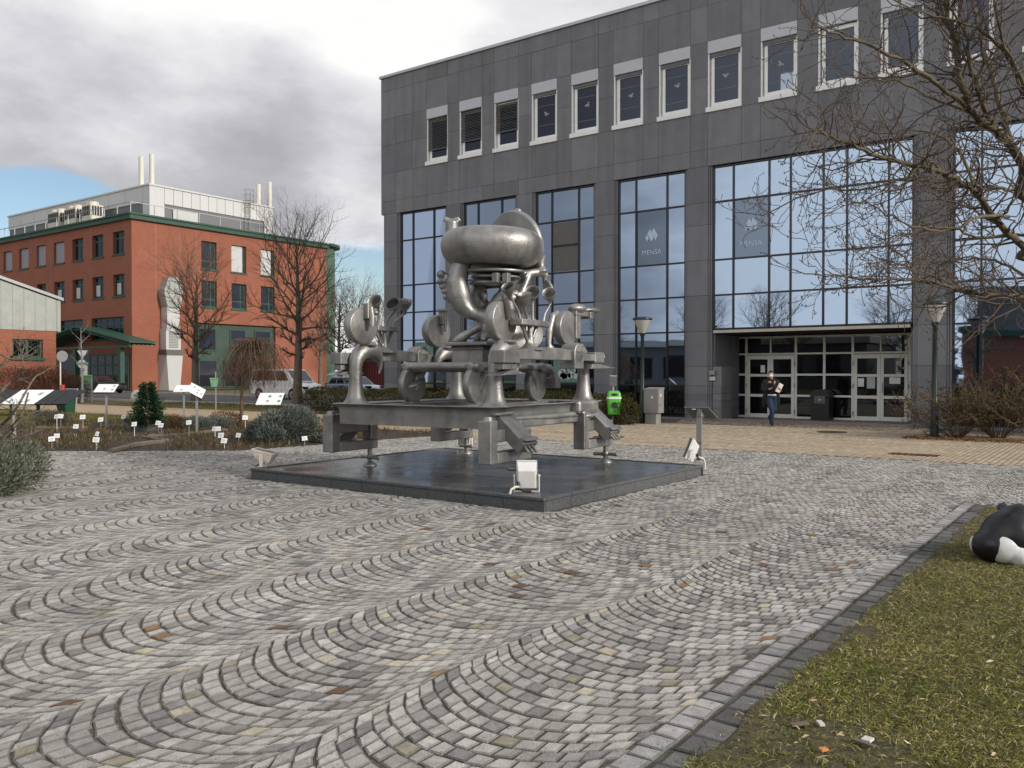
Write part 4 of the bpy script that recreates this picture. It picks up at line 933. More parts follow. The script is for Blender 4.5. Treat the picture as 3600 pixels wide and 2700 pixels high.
mb = MB(); mb.tube([(.66, 1.02, 1.75), (.70, 1.22, 1.74), (.71, 1.33, 1.66), (.71, 1.34, 1.55)], [.06, .06, .06, .055], 12); mb.box(.62, .80, 1.26, 1.43, 1.40, 1.58); part(mb, 'hook_foot', bevel=.01)
mb = MB(); mb.lathe([(.10, 1.19), (.105, 1.5), (.09, 1.72)], (0, .25, 0), n=16); part(mb, 'post', 60)
mb = MB(); mb.ell((.25, .1, 1.24), (.2, .2, .09), 16, 8); part(mb, 'rounded_lump', 60)
# pedestal
mb = MB(); mb.box(-.20, .38, -.30, .30, 1.79, 2.02); part(mb, 'pedestal', bevel=.008)
mb = MB(); mb.hexa([(-.25, -.35, 2.02), (.43, -.35, 2.02), (.43, .35, 2.02), (-.25, .35, 2.02)], [(-.18, -.28, 2.10), (.36, -.28, 2.10), (.36, .28, 2.10), (-.18, .28, 2.10)]); part(mb, 'moulding', bevel=.008)
mb = MB(); mb.box(-.28, .50, -.38, .38, 2.08, 2.135); part(mb, 'pedestal_top', bevel=.014)
# four legged body with its big bent arm
D0 = 13.45
A = [L(*p, d=D0) for p in ((800, 372), (782, 420), (768, 470), (780, 540), (800, 590), (835, 622), (872, 634), (915, 640))]
mb = MB(); mb.tube(A, [.14, .15, .175, .185, .155, .115, .10, .13], 18)
mb.ell(L(925, 650, d=D0), (.17, .17, .16), 16, 9)
hub = L(918, 668, d=D0)
for e, m1 in (((-.16, -.28, 2.15), .5), ((.40, -.30, 2.15), .5), ((-.16, .30, 2.15), .5), ((.42, .32, 2.15), .5)):
    e = Vector(e); k = hub+(e-hub)*.55; mb.tube([hub, hub+(e-hub)*.25, k, hub+(e-hub)*.8, e, e+Vector((0, 0, -.01))], [.11, .075, .065, .075, .05, .06], 12)
B_ = [hub]+[L(*p, d=13.6) for p in ((960, 600), (1000, 540), (1030, 480), (1050, 432))]
mb.tube(B_, [.13, .15, .13, .10, .12], 14); mb.ell(L(985, 590, d=13.6), (.2, .16, .24), 14, 9)
part(mb, 'body_with_arm', remesh=.022, it=6)
mb = MB(); mb.tube([L(870, 610, d=13.9), L(860, 540, d=13.95), L(880, 480, d=13.95)], [.10, .14, .12], 12); mb.ell(L(890, 585, d=13.9), (.14, .12, .14), 12, 8); mb.ell(L(905, 540, d=13.7), (.05, .05, .10), 10, 6); part(mb, 'inner_stalk', remesh=.02, it=4)
c = L(945, 535, d=13.9); mb = MB()
for dz in (-.13, .13): mb.box(c.x-.16, c.x+.16, c.y-.03, c.y+.03, c.z+dz-.025, c.z+dz+.025)
for dx_ in (-.16, .16): mb.box(c.x+dx_-.03, c.x+dx_+.03, c.y-.03, c.y+.03, c.z-.155, c.z+.155)
part(mb, 'square_frame', bevel=.006)
for (u, v), rx_, th, d_ in (((955, 424), .52, .05, 13.65), ((935, 478), .36, .06, 13.7), ((960, 450), .40, .035, 13.6)):
    c = L(u, v, d=d_); mb = MB(); mb.disc(c, (.03, -.02, 1), rx_, th, 40); part(mb, 'flat_plate', 50)
for u in (960, 1010): c = L(u, 447, d=13.2); mb = MB(); mb.box(c.x-.05, c.x+.05, c.y-.05, c.y+.05, c.z-.09, c.z+.06); part(mb, 'lug', bevel=.008)
# right bracket
a, b, c = L(1060, 440, d=13.6), L(1120, 430, d=13.65), L(1205, 432, d=13.8)
mb = MB(); mb.tube([a, b, L(1165, 425, d=13.75), c], [.07, .065, .075, .04], 12); mb.tube([L(1172, 345, d=13.8), L(1176, 395, d=13.78), L(1180, 425, d=13.78)], [.10, .06, .12], 12)
mb.tube([c, L(1196, 460, d=13.8), L(1198, 520, d=13.8)], [.05, .045, .03], 10); mb.tube([b, L(1105, 470, d=13.6), L(1075, 540, d=13.5), L(1065, 600, d=13.5)], [.06, .06, .07, .05], 10)
mb.ell(L(1085, 430, d=13.5), (.1, .08, .06), 12, 7); part(mb, 'drip_bracket', remesh=.018, it=5)
# ring with its fin and spool
rc_ = L(940, 297, d=13.65); mb = MB(); pr_ = []
for k in range(0, 25):
    a = -PI*.52+PI*1.04*k/24; pr_.append((.47+.345*abs(math.cos(a))**.75*(1 if math.cos(a) > 0 else -1), (.255 if a > 0 else .33)*math.sin(a)))
mb.lathe([(.0, -.24), (.30, -.29)]+pr_+[(.30, .25), (.18, .18), (0, .15)], rc_, (.035, -.01, 1), 64); part(mb, 'swollen_ring', 60)
fc = L(1050, 305, d=14.05); n_ = (HF*.74+HR*.67).normalized(); nl = Vector((n_.dot(EX), n_.dot(EY), .18))
mb = MB(); h = .055; q_ = [(.60-.03+.03*math.cos(a), h*math.sin(a)) for a in [-PI/2+PI*k/8 for k in range(9)]]
mb.lathe([(0, -h*.6)]+q_+[(0, h*.6)], fc, nl, 48, 1.0, 1.0); nb = L(1065, 128, d=14.05); mb.ell(nb, (.07, .07, .05), 10, 6); part(mb, 'top_fin', 55)
mb = MB(); p0, p1 = L(745, 262, d=14.0), L(745, 178, d=14.0); mb.tube([p0, p1], [.095, .105], 16)
side_ = Vector((HR.dot(EX), HR.dot(EY), 0)); mb.tube([p1-side_*.13+Vector((0, 0, .0)), p1-side_*.10+Vector((0, 0, .045)), p1+Vector((0, 0, .015)), p1+side_*.10+Vector((0, 0, .045)), p1+side_*.13], [.03, .04, .03, .04, .03], 12)
part(mb, 'spool', remesh=.013, it=3)
# lobed face at the side
mb = MB()
for (u, v), r_ in (((692, 435), (.075, .07, .07)), ((688, 470), (.06, .06, .05)), ((698, 497), (.055, .05, .04)), ((706, 520), (.05, .045, .035)), ((712, 545), (.045, .04, .05)), ((720, 460), (.07, .06, .11)), ((728, 500), (.05, .05, .12)), ((730, 555), (.03, .03, .08))): mb.ell(L(u, v, d=13.5), r_, 12, 7)
mb.tube([L(725, 440, d=13.5), L(745, 436, d=13.55), L(775, 432, d=13.6)], .04, 8); part(mb, 'lobed_face', remesh=.014, it=4)
# leaning shield behind the front trumpets
mb = MB(); c = L(1085, 715, d=13.0); mb.disc(c, (.8, -.45, .25), 1.0, .06, 40, .30, .36, (0, 0, 1)); part(mb, 'shield_disc', 50)
mb = MB(); mb.tube([c, c+Vector((-.25, .1, -.12)), Vector((.3, .1, 2.1))], [.07, .05, .06], 10); part(mb, 'shield_arm', 60)
# clamps under the corners
def clamp(x, y0, s, outward):
    w = .10; y1 = y0+1.06; z0, z1 = .44, 1.02
    mb = MB(); t_ = .145
    mb.box(x-w, x+w, y0, y0+t_*1.25, z0, z1); mb.box(x-w, x+w, y0+t_*1.25, y1, z0, z0+t_); mb.box(x-w, x+w, y1-t_*1.15, y1, z0+t_, .87); mb.box(x-w*.55, x+w*.55, y0+t_*1.25, y1-t_*1.15, .72, .885)
    part(mb, 'clamp_frame', bevel=.014)
    mb = MB(); mb.tube([(x, y0+.09, z1-.01), (x, y0+.09, z1+.05)], [.08, .06], 14); part(mb, 'clamp_boss', 60)
    ys = y1-.09
    mb = MB(); mb.lathe([(.038, PH+.02), (.038, z0+.02)], (x, ys, 0), n=12); mb.ell((x, ys, .30), (.06, .06, .06), 12, 7); part(mb, 'spindle', 60)
    an = random.uniform(-.4, .4); c_, s_ = math.cos(an), math.sin(an)
    mb = MB(); mb.tube([(x-.19*c_, ys-.19*s_, .29), (x+.19*c_, ys+.19*s_, .29)], .028, 10); mb.ell((x-.19*c_, ys-.19*s_, .29), (.034,)*3, 10, 6); mb.ell((x+.19*c_, ys+.19*s_, .29), (.034,)*3, 10, 6); part(mb, 'tommy_bar', 60)
    mb = MB(); mb.lathe([(0, PH-.012), (.115, PH-.012), (.11, PH+.01), (.05, PH+.055), (.036, PH+.07)], (x, ys, 0), n=18); part(mb, 'foot_pad', 50)
    # slanted box ending in a lip and three prongs
    o = outward; ym = y0+.62; u = Vector((o*.74, 0, -.67)); v = Vector((o*.67, 0, .74)); p = Vector((x-o*.10, ym, 1.05)); hw_ = .18
    mb = MB(); A_ = [p+Vector((0, sy2*hw_, 0))+v*h2 for sy2, h2 in ((-1, -.13), (1, -.13), (1, .05), (-1, .05))]; mb.hexa(A_, [q+u*.58 for q in A_]); part(mb, 'slanted_box', bevel=.01)
    e = p+u*.46+v*.05; mb = MB(); mb.hexa([e+Vector((0, -hw_*1.05, 0)), e+Vector((0, hw_*1.05, 0)), e+Vector((0, hw_*1.05, 0))+u*.05, e+Vector((0, -hw_*1.05, 0))+u*.05], [e+v*.045+u*.05+Vector((0, -hw_*1.05, 0)), e+v*.045+u*.05+Vector((0, hw_*1.05, 0)), e+v*.045+u*.11+Vector((0, hw_*1.05, 0)), e+v*.045+u*.11+Vector((0, -hw_*1.05, 0))]); part(mb, 'lip')
    for k in (-1, 0, 1): q = p+u*.57+v*(-.02)+Vector((0, k*.10, 0)); mb = MB(); mb.tube([q, q+u*.10-Vector((0, 0, .01))], .022, 8); part(mb, 'prong', 60)
clamp(1.45, -1.86, 1, 1); clamp(-1.56, -1.66, -1, -1); clamp(1.45, .84, 1, 1); clamp(-1.46, .92, -1, -1)

# ================================================================ FLOODLIGHTS ON THE PLINTH
def floodlight(loc, rz, tilt, label, m='flood', lens='sign', pipe=None):
    t = thing('floodlight', label, 'floodlight', loc, rz, 'floodlights on the plinth'); M = Matrix.Rotation(tilt, 3, 'X'); c = Vector((0, 0, .20))
    f = lambda x, y, z: c+M @ Vector((x, y, z))
    a, b = .125, .175      # half width, half height; lens faces +y, housing tapers towards -y
    mb = MB(); mb.hexa([f(-a, .03, -b), f(a, .03, -b), f(a, .03, b), f(-a, .03, b)], [f(-a*.86, -.11, -b*.75), f(a*.86, -.11, -b*.75), f(a*.86, -.10, b*.55), f(-a*.86, -.10, b*.55)][::1]); mb.build('housing', m, t, bevel=.008, world=False)
    mb = MB(); q = 1.06
    for s in (-1, 1):
        mb.hexa([f(s*a*q-.012*s, .03, -b*q), f(s*a*q, .03, -b*q), f(s*a*q, .03, b*q), f(s*a*q-.012*s, .03, b*q)], [f(s*a*q-.012*s, .06, -b*q), f(s*a*q, .06, -b*q), f(s*a*q, .06, b*q), f(s*a*q-.012*s, .06, b*q)])
        mb.hexa([f(-a*q, .03, s*b*q-.012*s), f(a*q, .03, s*b*q-.012*s), f(a*q, .03, s*b*q), f(-a*q, .03, s*b*q)], [f(-a*q, .06, s*b*q-.012*s), f(a*q, .06, s*b*q-.012*s), f(a*q, .06, s*b*q), f(-a*q, .06, s*b*q)])
    mb.build('front_frame', m, t, world=False)
    mb = MB(); mb.hexa([f(-a, .034, -b), f(a, .034, -b), f(a, .034, b), f(-a, .034, b)], [f(-a, .05, -b), f(a, .05, -b), f(a, .05, b), f(-a, .05, b)]); mb.build('lens', lens, t, world=False)
    mb = MB()
    for s in (-1, 1): mb.box(s*.158-.008, s*.158+.008, -.025, .025, .0, .215); mb.tube([(s*.145, 0, .20), (s*.172, 0, .20)], .014, 8)
    mb.box(-.158, .158, -.028, .028, 0, .008); mb.build('yoke', m, t, world=False)
    mb = MB(); mb.tube([(-.10, -.09, .10), (-.11, -.12, .05), (-.03, -.14, .018), (.06, -.12, .012)], .012, 6); mb.tube([(-.105, -.085, .13), (-.10, -.10, .08)], .022, 8); mb.build('cable', 'black', t, world=False)
    if pipe: mb = MB(); mb.tube(pipe, .016, 8); mb.build('conduit', 'floodw', t, 60, world=False)
    return t
pt = lambda px, py: at(px, py, z=PH-.012)
c = pt(1852, 1727)
floodlight((c.x, c.y, PH-.012), rad(34), rad(14), 'white floodlight on the corner of the plinth closest to the paving arcs, seen from behind', pipe=[(-.10, -.11, .07), (-.14, -.16, .075), (-.19, -.21, .05), (-.21, -.235, -.02), (-.21, -.235, -.15)])
c = pt(928, 1640)
floodlight((c.x+.02, c.y, PH-.012), rad(-60), rad(78), 'cream floodlight turned flat to the sky on the corner nearest the garden bed', 'floodw')
c = pt(2428, 1619)
floodlight((c.x, c.y, PH-.012), rad(125), rad(22), 'white floodlight leaning back at the plinth corner beside the grey sign post', pipe=[(.0, -.10, .07), (.0, -.16, .05), (.02, -.22, .03), (.03, -.25, -.04), (.03, -.25, -.15)])
c = pt(1644, 1569)
floodlight((c.x+.02, c.y-.12, PH-.012), rad(200), rad(12), 'white floodlight on the far plinth corner behind a clamp screw', 'floodw')

# ================================================================ STREET FURNITURE
def street_lamp(loc, label):
    t = thing('street_lamp', label, 'street lamp', loc, 0, 'street lamps in front of the grey building'); p = Vector(loc)
    mb = MB(); mb.lathe([(.19, 0), (.19, .03), (.10, .05)], p, n=16); mb.build('base', 'dgreen', t, 40)
    mb = MB(); mb.lathe([(.10, .04), (.085, .9), (.075, .92), (.055, 2.85), (.085, 2.9), (.095, 2.98)], p, n=14); mb.build('column', 'dgreen', t, 50)
    mb = MB(); mb.lathe([(.10, 2.97), (.17, 3.12), (.27, 3.36), (.285, 3.42)], p, n=20); mb.build('lantern', 'lampglass', t, 60)
    mb = MB(); mb.lathe([(.05, 2.98), (.06, 3.08), (.03, 3.2)], p, n=10); mb.build('bulb', 'flood', t, 60)
    mb = MB(); mb.lathe([(.30, 3.40), (.325, 3.42), (.32, 3.46), (.2, 3.50), (.0, 3.515)], p, n=24); mb.build('lid', 'dgreen', t, 40)
street_lamp(at(3285, 1537, z=.0), 'dark street lamp with cone lantern beside the twiggy shrub')
street_lamp(at(2258, 1488, z=.0), 'dark street lamp with cone lantern beside the grey electrical cabinet')
# electrical cabinet
p = at(2290, 1490, z=0); t = thing('electrical_cabinet', 'grey metal electrical cabinet with warning triangles by the glass front', 'cabinet', p)
x0, x1, y0, y1 = p.x-.18, p.x+.34, p.y-.2, p.y+.22
mb = MB(); mb.box(x0+.03, x1-.10, y0+.05, y1-.02, 0, .36); mb.build('pedestal', 'cab', t)
mb = MB(); mb.box(x0, x1, y0, y1, .36, 1.12); mb.build('housing', 'cab', t, bevel=.008)
mb = MB(); mb.hexa([(x0-.01, y0-.01, 1.12), (x1+.01, y0-.01, 1.12), (x1+.01, y1+.01, 1.12), (x0-.01, y1+.01, 1.12)], [(x0-.01, y0-.01, 1.14), (x1+.01, y0-.01, 1.14), (x1+.01, y1+.01, 1.19), (x0-.01, y1+.01, 1.19)]); mb.build('roof', 'cab', t)
for o, u, w_ in (((x0+.30, y0-.004, .88), (1, 0, 0), (0, .003, 0)), ((x1+.001, y0+.18, .95), (0, 1, 0), (.003, 0, 0))):
    m2 = MB(); m2.prism([(-.055, -.045), (.055, -.045), (0, .05)], o, u, (0, 0, 1), w_); m2.build('warning_triangle', 'label', t)
m2 = MB(); m2.tube([(x1, y0+.10, .62), (x1+.03, y0+.10, .62)], .012, 6); m2.build('lock', 'black', t)
m2 = MB(); m2.box(x1+.0005, x1+.004, y0+.02, y0+.03, .40, 1.10); m2.build('door_gap', 'black', t)
# bright green bin on a post with a small grey plate above
p = at(2158, 1493, z=0); t = thing('litter_bin', 'bright green plastic litter bin with round emblem on a post by the hedge', 'litter bin', p, YAW); rz = Matrix.Rotation(0, 3, 'Z')
mb = MB(); mb.lathe([(.03, 0), (.03, 1.25)], (0, .22, 0), n=10); mb.build('post', 'steel', t, 50, world=False)
def rr_(w, d, r_, z, n=5): return [(sx*(w-r_)+r_*math.cos(a), sy*(d-r_)+r_*math.sin(a), z) for sx, sy, a0 in ((1, 1, 0), (-1, 1, PI/2), (-1, -1, PI), (1, -1, 3*PI/2)) for a in [a0+PI/2*k/(n-1) for k in range(n)]]
def loft(rings):
    mb = MB(); n = len(rings[0]); V = [v for r_ in rings for v in r_]; F = [(i*n+k, i*n+(k+1) % n, (i+1)*n+(k+1) % n, (i+1)*n+k) for i in range(len(rings)-1) for k in range(n)]
    F += [tuple(range(n-1, -1, -1)), tuple((len(rings)-1)*n+k for k in range(n))]; return mb.add(V, F)
z0 = .33
mb = loft([rr_(.17, .13, .06, z0), rr_(.19, .15, .07, z0+.02), rr_(.215, .17, .07, z0+.50)]); mb.build('bucket', 'binl', t, 50, world=False)
mb = loft([rr_(.225, .18, .07, z0+.50), rr_(.228, .183, .07, z0+.56)]); mb.build('rim_band', 'label', t, 50, world=False)
mb = loft([rr_(.215, .17, .07, z0+.56), rr_(.21, .165, .07, z0+.66), rr_(.17, .13, .07, z0+.74), rr_(.10, .08, .05, z0+.76)]); mb.build('hood', 'binl', t, 50, world=False)
mb = MB(); mb.ell((0, -.158, z0+.635), (.135, .02, .045), 18, 7); mb.build('opening', 'black', t, 60, world=False)
mb = MB(); mb.lathe([(.088, 0), (.102, 0), (.102, .006), (.088, .006)], (0, -.182, z0+.30), (0, -1, -.05), 28); mb.build('emblem_ring', 'ink', t, world=False)
mb = MB(); mb.box(-.035, .035, -.184, -.180, z0+.285, z0+.355); mb.build('emblem_print', 'label', t, world=False)
mb = MB(); mb.box(-.02, .02, -.187, -.185, z0+.295, z0+.345); mb.build('emblem_dot', 'redp', t, world=False)
mb = MB()
for k in (-1, 0, 1): mb.box(k*.03-.01, k*.03+.01, -.184, -.179, z0+.225, z0+.28)
mb.build('emblem_figure', 'ink', t, world=False)
mb = MB(); mb.box(-.115, .115, .17, .185, 1.24, 1.56); mb.build('back_plate', 'sign', t, world=False)
mb = MB(); mb.box(-.12, .12, .168, .187, 1.56, 1.572); mb.build('plate_edge', 'label', t, world=False)
# dark bin in front of the doors
p = at(2890, 1478, z=.04); t = thing('litter_bin', 'black domed litter bin standing in front of the entrance glazing', 'litter bin', (p.x, p.y, .04))
w = .30; d_ = .28
mb = MB(); mb.box(-w, w, -d_, d_, 0, .78); mb.build('body', 'black', t, bevel=.015, world=False)
pts = [(w*1.06*math.cos(a), .22*math.sin(a)) for a in [PI*k/12 for k in range(13)]]
mb = MB(); mb.prism([(-w*1.06, -.04), ]+[(-x, z) for x, z in pts][0:0]+[(w*1.06, -.04)]+pts, (0, -d_*1.05, .84), (1, 0, 0), (0, 0, 1), (0, d_*2.1, 0)); mb.build('domed_lid', 'black', t, 30, world=False)
mb = MB(); mb.box(-w*.6, w*.6, -d_-.02, -d_, .58, .84); mb.build('flap', 'sign', t, bevel=.01, world=False)
mb = MB(); mb.prism([(-.04, .02), (0, -.02), (.05, .03), (.04, .045), (0, .005), (-.03, .035)], (0, -d_-.026, .70), (1, 0, 0), (0, 0, 1), (0, .005, 0)); mb.build('emblem', 'label', t, world=False)
# grey info sign seen from behind
p = at(2458, 1619, z=0); t = thing('info_sign', 'slanted grey information panel on a square post beside the plinth, back turned to us', 'sign', p, rad(12))
mb = MB(); mb.box(-.05, .05, -.03, .03, 0, .86); mb.build('post', 'cab', t, world=False)
mb = MB(); mb.box(-.051, .051, -.031, .031, .33, .342); mb.build('post_joint', 'ink', t, world=False)
mb = MB(); u = Vector((0, .62, -.79)); a_ = [Vector((-.27, -.09, 1.0)), Vector((.19, -.09, 1.0)), Vector((.33, .09, .80)), Vector((-.15, .09, .80))]; mb.hexa(a_, [q+Vector((0, .012, .014)) for q in a_]); mb.build('panel', 'sign', t, world=False)
mb = MB(); mb.hexa([(-.045, -.05, .84), (.045, -.05, .84), (.045, .05, .80), (-.045, .05, .80)], [(-.02, -.085, .985), (.05, -.085, .985), (.1, .06, .83), (.03, .06, .83)]); mb.build('bracket', 'cab', t, world=False)
mb = MB(); mb.box(-.12, -.05, -.096, -.088, .965, .98); mb.build('plate_print', 'label', t, world=False)

# ================================================================ LYING ANIMAL SCULPTURE
p = at(3530, 1975, z=0); t = thing('animal_sculpture', 'glossy black animal sculpture with white muzzle patch lying on the lawn', 'sculpture', p, YAW)
mb = MB(); mb.ell((.42, .15, .16), (.46, .34, .30), 20, 12); mb.ell((.06, .02, .22), (.26, .22, .24), 20, 12, rot('Y', -.5)); mb.ell((-.13, -.02, .15), (.16, .17, .15), 16, 10); mb.ell((.14, .02, .40), (.13, .12, .11), 16, 10); mb.ell((.95, .2, .17), (.52, .33, .29), 18, 10); mb.ell((1.15, .02, .16), (.26, .17, .2), 16, 9); mb.tube([(1.2, -.08, .1), (.95, -.17, .06), (.72, -.2, .05)], [.1, .07, .045], 10); mb.tube([(1.44, .2, .22), (1.54, .1, .1), (1.5, -.05, .03)], [.04, .03, .02], 8); mb.tube([(.12, .16, .40), (.13, .27, .44), (.16, .34, .40)], [.05, .055, .02], 8); mb.ell((.33, -.05, .10), (.25, .2, .16), 14, 9)
mb.build('body', 'cowb', t, None, .022, 10, world=False)
mb = MB(); mb.ell((-.06, -.10, .14), (.15, .105, .135), 18, 10); mb.ell((.05, -.13, .08), (.10, .10, .10), 14, 8); mb.build('white_patch', 'coww', t, None, .016, 6, world=False)
mb = MB(); mb.ell((-.243, .03, .15), (.035, .06, .075), 14, 9); mb.build('white_patch', 'coww', t, 60, world=False)

# ================================================================ PERSON
p = at(2711, 1496, z=.025); t = thing('person', 'person in open black coat, jeans and white face mask walking out of the entrance', 'person', p, YAW)
B = lambda *a: MB().tube(*a)
mb = MB()
mb.tube([(0, .0, .90), (0, .01, 1.05), (0, .02, 1.25), (0, .02, 1.38), (0, .02, 1.44)], [.135, .13, .15, .14, .07], 16)
mb.tube([(0, .02, 1.40), (0, .01, 1.50), (-.005, 0, 1.54)], [.06, .052, .055], 12); mb.ell((-.01, -.005, 1.585), (.073, .09, .108), 16, 12); mb.ell((-.035, -.09, 1.57), (.013, .018, .02), 8, 6)
for s in (-1, 1): mb.ell((-.01+s*.074, .01, 1.58), (.012, .022, .03), 8, 6)
legs = [[(-.075, 0, .90), (-.06, -.05, .70), (-.015, -.13, .48), (-.01, -.10, .28), (0, -.05, .09)], [(.085, 0, .90), (.10, .03, .70), (.10, .03, .49), (.085, .20, .33), (.075, .36, .22)]]
for l in legs: mb.tube(l, [.088, .08, .06, .056, .042], 12)
arms = [[(-.17, .02, 1.39), (-.235, .02, 1.26), (-.265, .0, 1.12), (-.20, -.12, 1.10), (-.115, -.23, 1.14)], [(.17, .02, 1.39), (.235, .03, 1.26), (.26, .0, 1.11), (.25, -.12, 1.08), (.205, -.25, 1.11)]]
for a in arms: mb.tube(a, [.055, .05, .042, .038, .028], 10)
for (hx_, hy_, hz_), s in (((-.105, -.25, 1.145), 1), ((.195, -.275, 1.115), -1)):
    mb.ell((hx_, hy_, hz_), (.04, .045, .022), 10, 7)
    for k in range(4): mb.tube([(hx_+s*.02, hy_-.03+k*.018, hz_+.005), (hx_+s*.055, hy_-.045+k*.019, hz_+.012), (hx_+s*(.07-.006*abs(k-1)), hy_-.035+k*.019, hz_+.04)], [.010, .0095, .008], 6)
    mb.tube([(hx_, hy_-.03, hz_+.01), (hx_+s*.02, hy_-.06, hz_+.03), (hx_+s*.045, hy_-.06, hz_+.045)], [.012, .011, .009], 6)
body = mb.build('body', 'skin', t, None, .0085, 3, world=False)
# clothing
mb = MB()
for l in legs: mb.tube([Vector(q)+Vector((0, 0, .0)) for q in l[:-1]]+[Vector(l[-1])+Vector((0, 0, .0))], [.105, .098, .078, .07, .072], 14)
mb.tube([(0, 0, .86), (0, 0, .93), (0, 0, .98)], [.14, .15, .145], 16); mb.build('jeans', 'denim', t, None, .013, 3, world=False)
mb = MB(); mb.tube([(0, .005, .93), (0, .01, 1.1), (0, .02, 1.28), (0, .02, 1.41)], [.152, .15, .163, .10], 18); mb.build('jumper', 'coat', t, 60, world=False)
mb = MB(); mb.lathe([(.15, .935), (.158, .945), (.156, .965), (.15, .97)], (0, 0, 0), n=20, sx=1, sy=1); mb.build('shirt_hem', 'shirt', t, 60, world=False)
mb = MB(); mb.prism([(-.03, 0), (.035, 0), (.0, -.075)], (.03, -.15, 1.335), (1, 0, 0), (0, .1, 1), (0, .02, 0)); mb.build('collar', 'shirt', t, world=False)
mb = MB()
for a in arms: mb.tube([Vector(q) for q in a[:-1]]+[Vector(a[-2])+(Vector(a[-1])-Vector(a[-2]))*.8], [.082, .075, .066, .06, .052], 14)
mb.tube([(-.08, .05, 1.42), (0, .07, 1.43), (.08, .05, 1.42)], [.085, .09, .085], 14)
for s in (-1, 1):
    mb.tube([(s*.12, .03, 1.41), (s*.155, .0, 1.3), (s*.165, -.02, 1.1), (s*.185, .0, .9), (s*.20, .05, .70), (s*.205, .07, .56)], [.09, .085, .08, .08, .085, .06], 14)
mb.tube([(0, .10, 1.4), (0, .13, 1.2), (0, .15, .95), (0, .2, .7), (0, .22, .56)], [.11, .13, .14, .15, .12], 14); mb.build('coat', 'coat', t, None, .014, 4, world=False)
mb = MB(); mb.tube([(-.09, -.02, 1.44), (-.05, -.09, 1.42), (.03, -.10, 1.41), (.09, -.03, 1.44), (.05, .07, 1.46), (-.05, .07, 1.46), (-.09, -.02, 1.44)], .038, 10); mb.tube([(.03, -.10, 1.41), (.0, -.155, 1.30), (.01, -.165, 1.18)], [.04, .04, .03], 8); mb.build('scarf', 'coat', t, None, .012, 3, world=False)
mb = MB(); mb.ell((-.005, .022, 1.615), (.086, .092, .10), 16, 10); mb.tube([(-.06, -.04, 1.67), (.0, -.07, 1.675), (.055, -.03, 1.665)], .03, 8); mb.build('hair', 'hair', t, None, .012, 3, world=False)
mb = MB(); mb.ell((-.03, -.062, 1.545), (.062, .052, .056), 14, 9); mb.build('face_mask', 'shirt', t, 70, world=False)
for q, r_ in (((0, -.085, .045), 0), ((.072, .40, .20), .5)):
    M = rot('X', r_); mb = MB(); mb.ell(Vector(q), (.048, .13, .042), 12, 8, M); mb.ell(Vector(q)+M @ Vector((0, .06, .035)), (.045, .055, .045), 10, 7); mb.build('shoe', 'black', t, None, .012, 2, world=False)
Mw = Matrix.Rotation(YAW, 3, 'Z')
q = p+Mw @ Vector((-.06, -.265, 1.175)); ph = thing('phone', 'dark mobile phone held in the raised hand of the masked person', 'phone', q, YAW); MB().box(-.018, .018, -.05, .05, -.005, .005, rot('X', .5)).build('handset', 'ink', ph, bevel=.002, world=False)
q = p+Mw @ Vector((.165, -.27, 1.16)); ph = thing('paper_bag', 'white paper bag with orange print carried under the arm of the walking person', 'paper bag', q, YAW)
M = rot('Y', .35); mb = MB(); mb.hexa([M @ Vector(v) for v in ((-.09, -.03, -.13), (.05, -.03, -.13), (.05, .03, -.13), (-.09, .03, -.13))], [M @ Vector(v) for v in ((-.05, -.035, .16), (.08, -.035, .14), (.08, .035, .14), (-.05, .035, .16))]); mb.build('bag', 'paper', ph, bevel=.01, world=False)
mb = MB(); mb.hexa([M @ Vector(v) for v in ((-.055, -.037, -.04), (.03, -.037, -.04), (.03, -.034, .03), (-.055, -.034, .03))], [M @ Vector(v) for v in ((-.055, -.040, -.04), (.03, -.040, -.04), (.03, -.040, .03), (-.055, -.040, .03))]); mb.build('print', 'orange', ph, world=False)

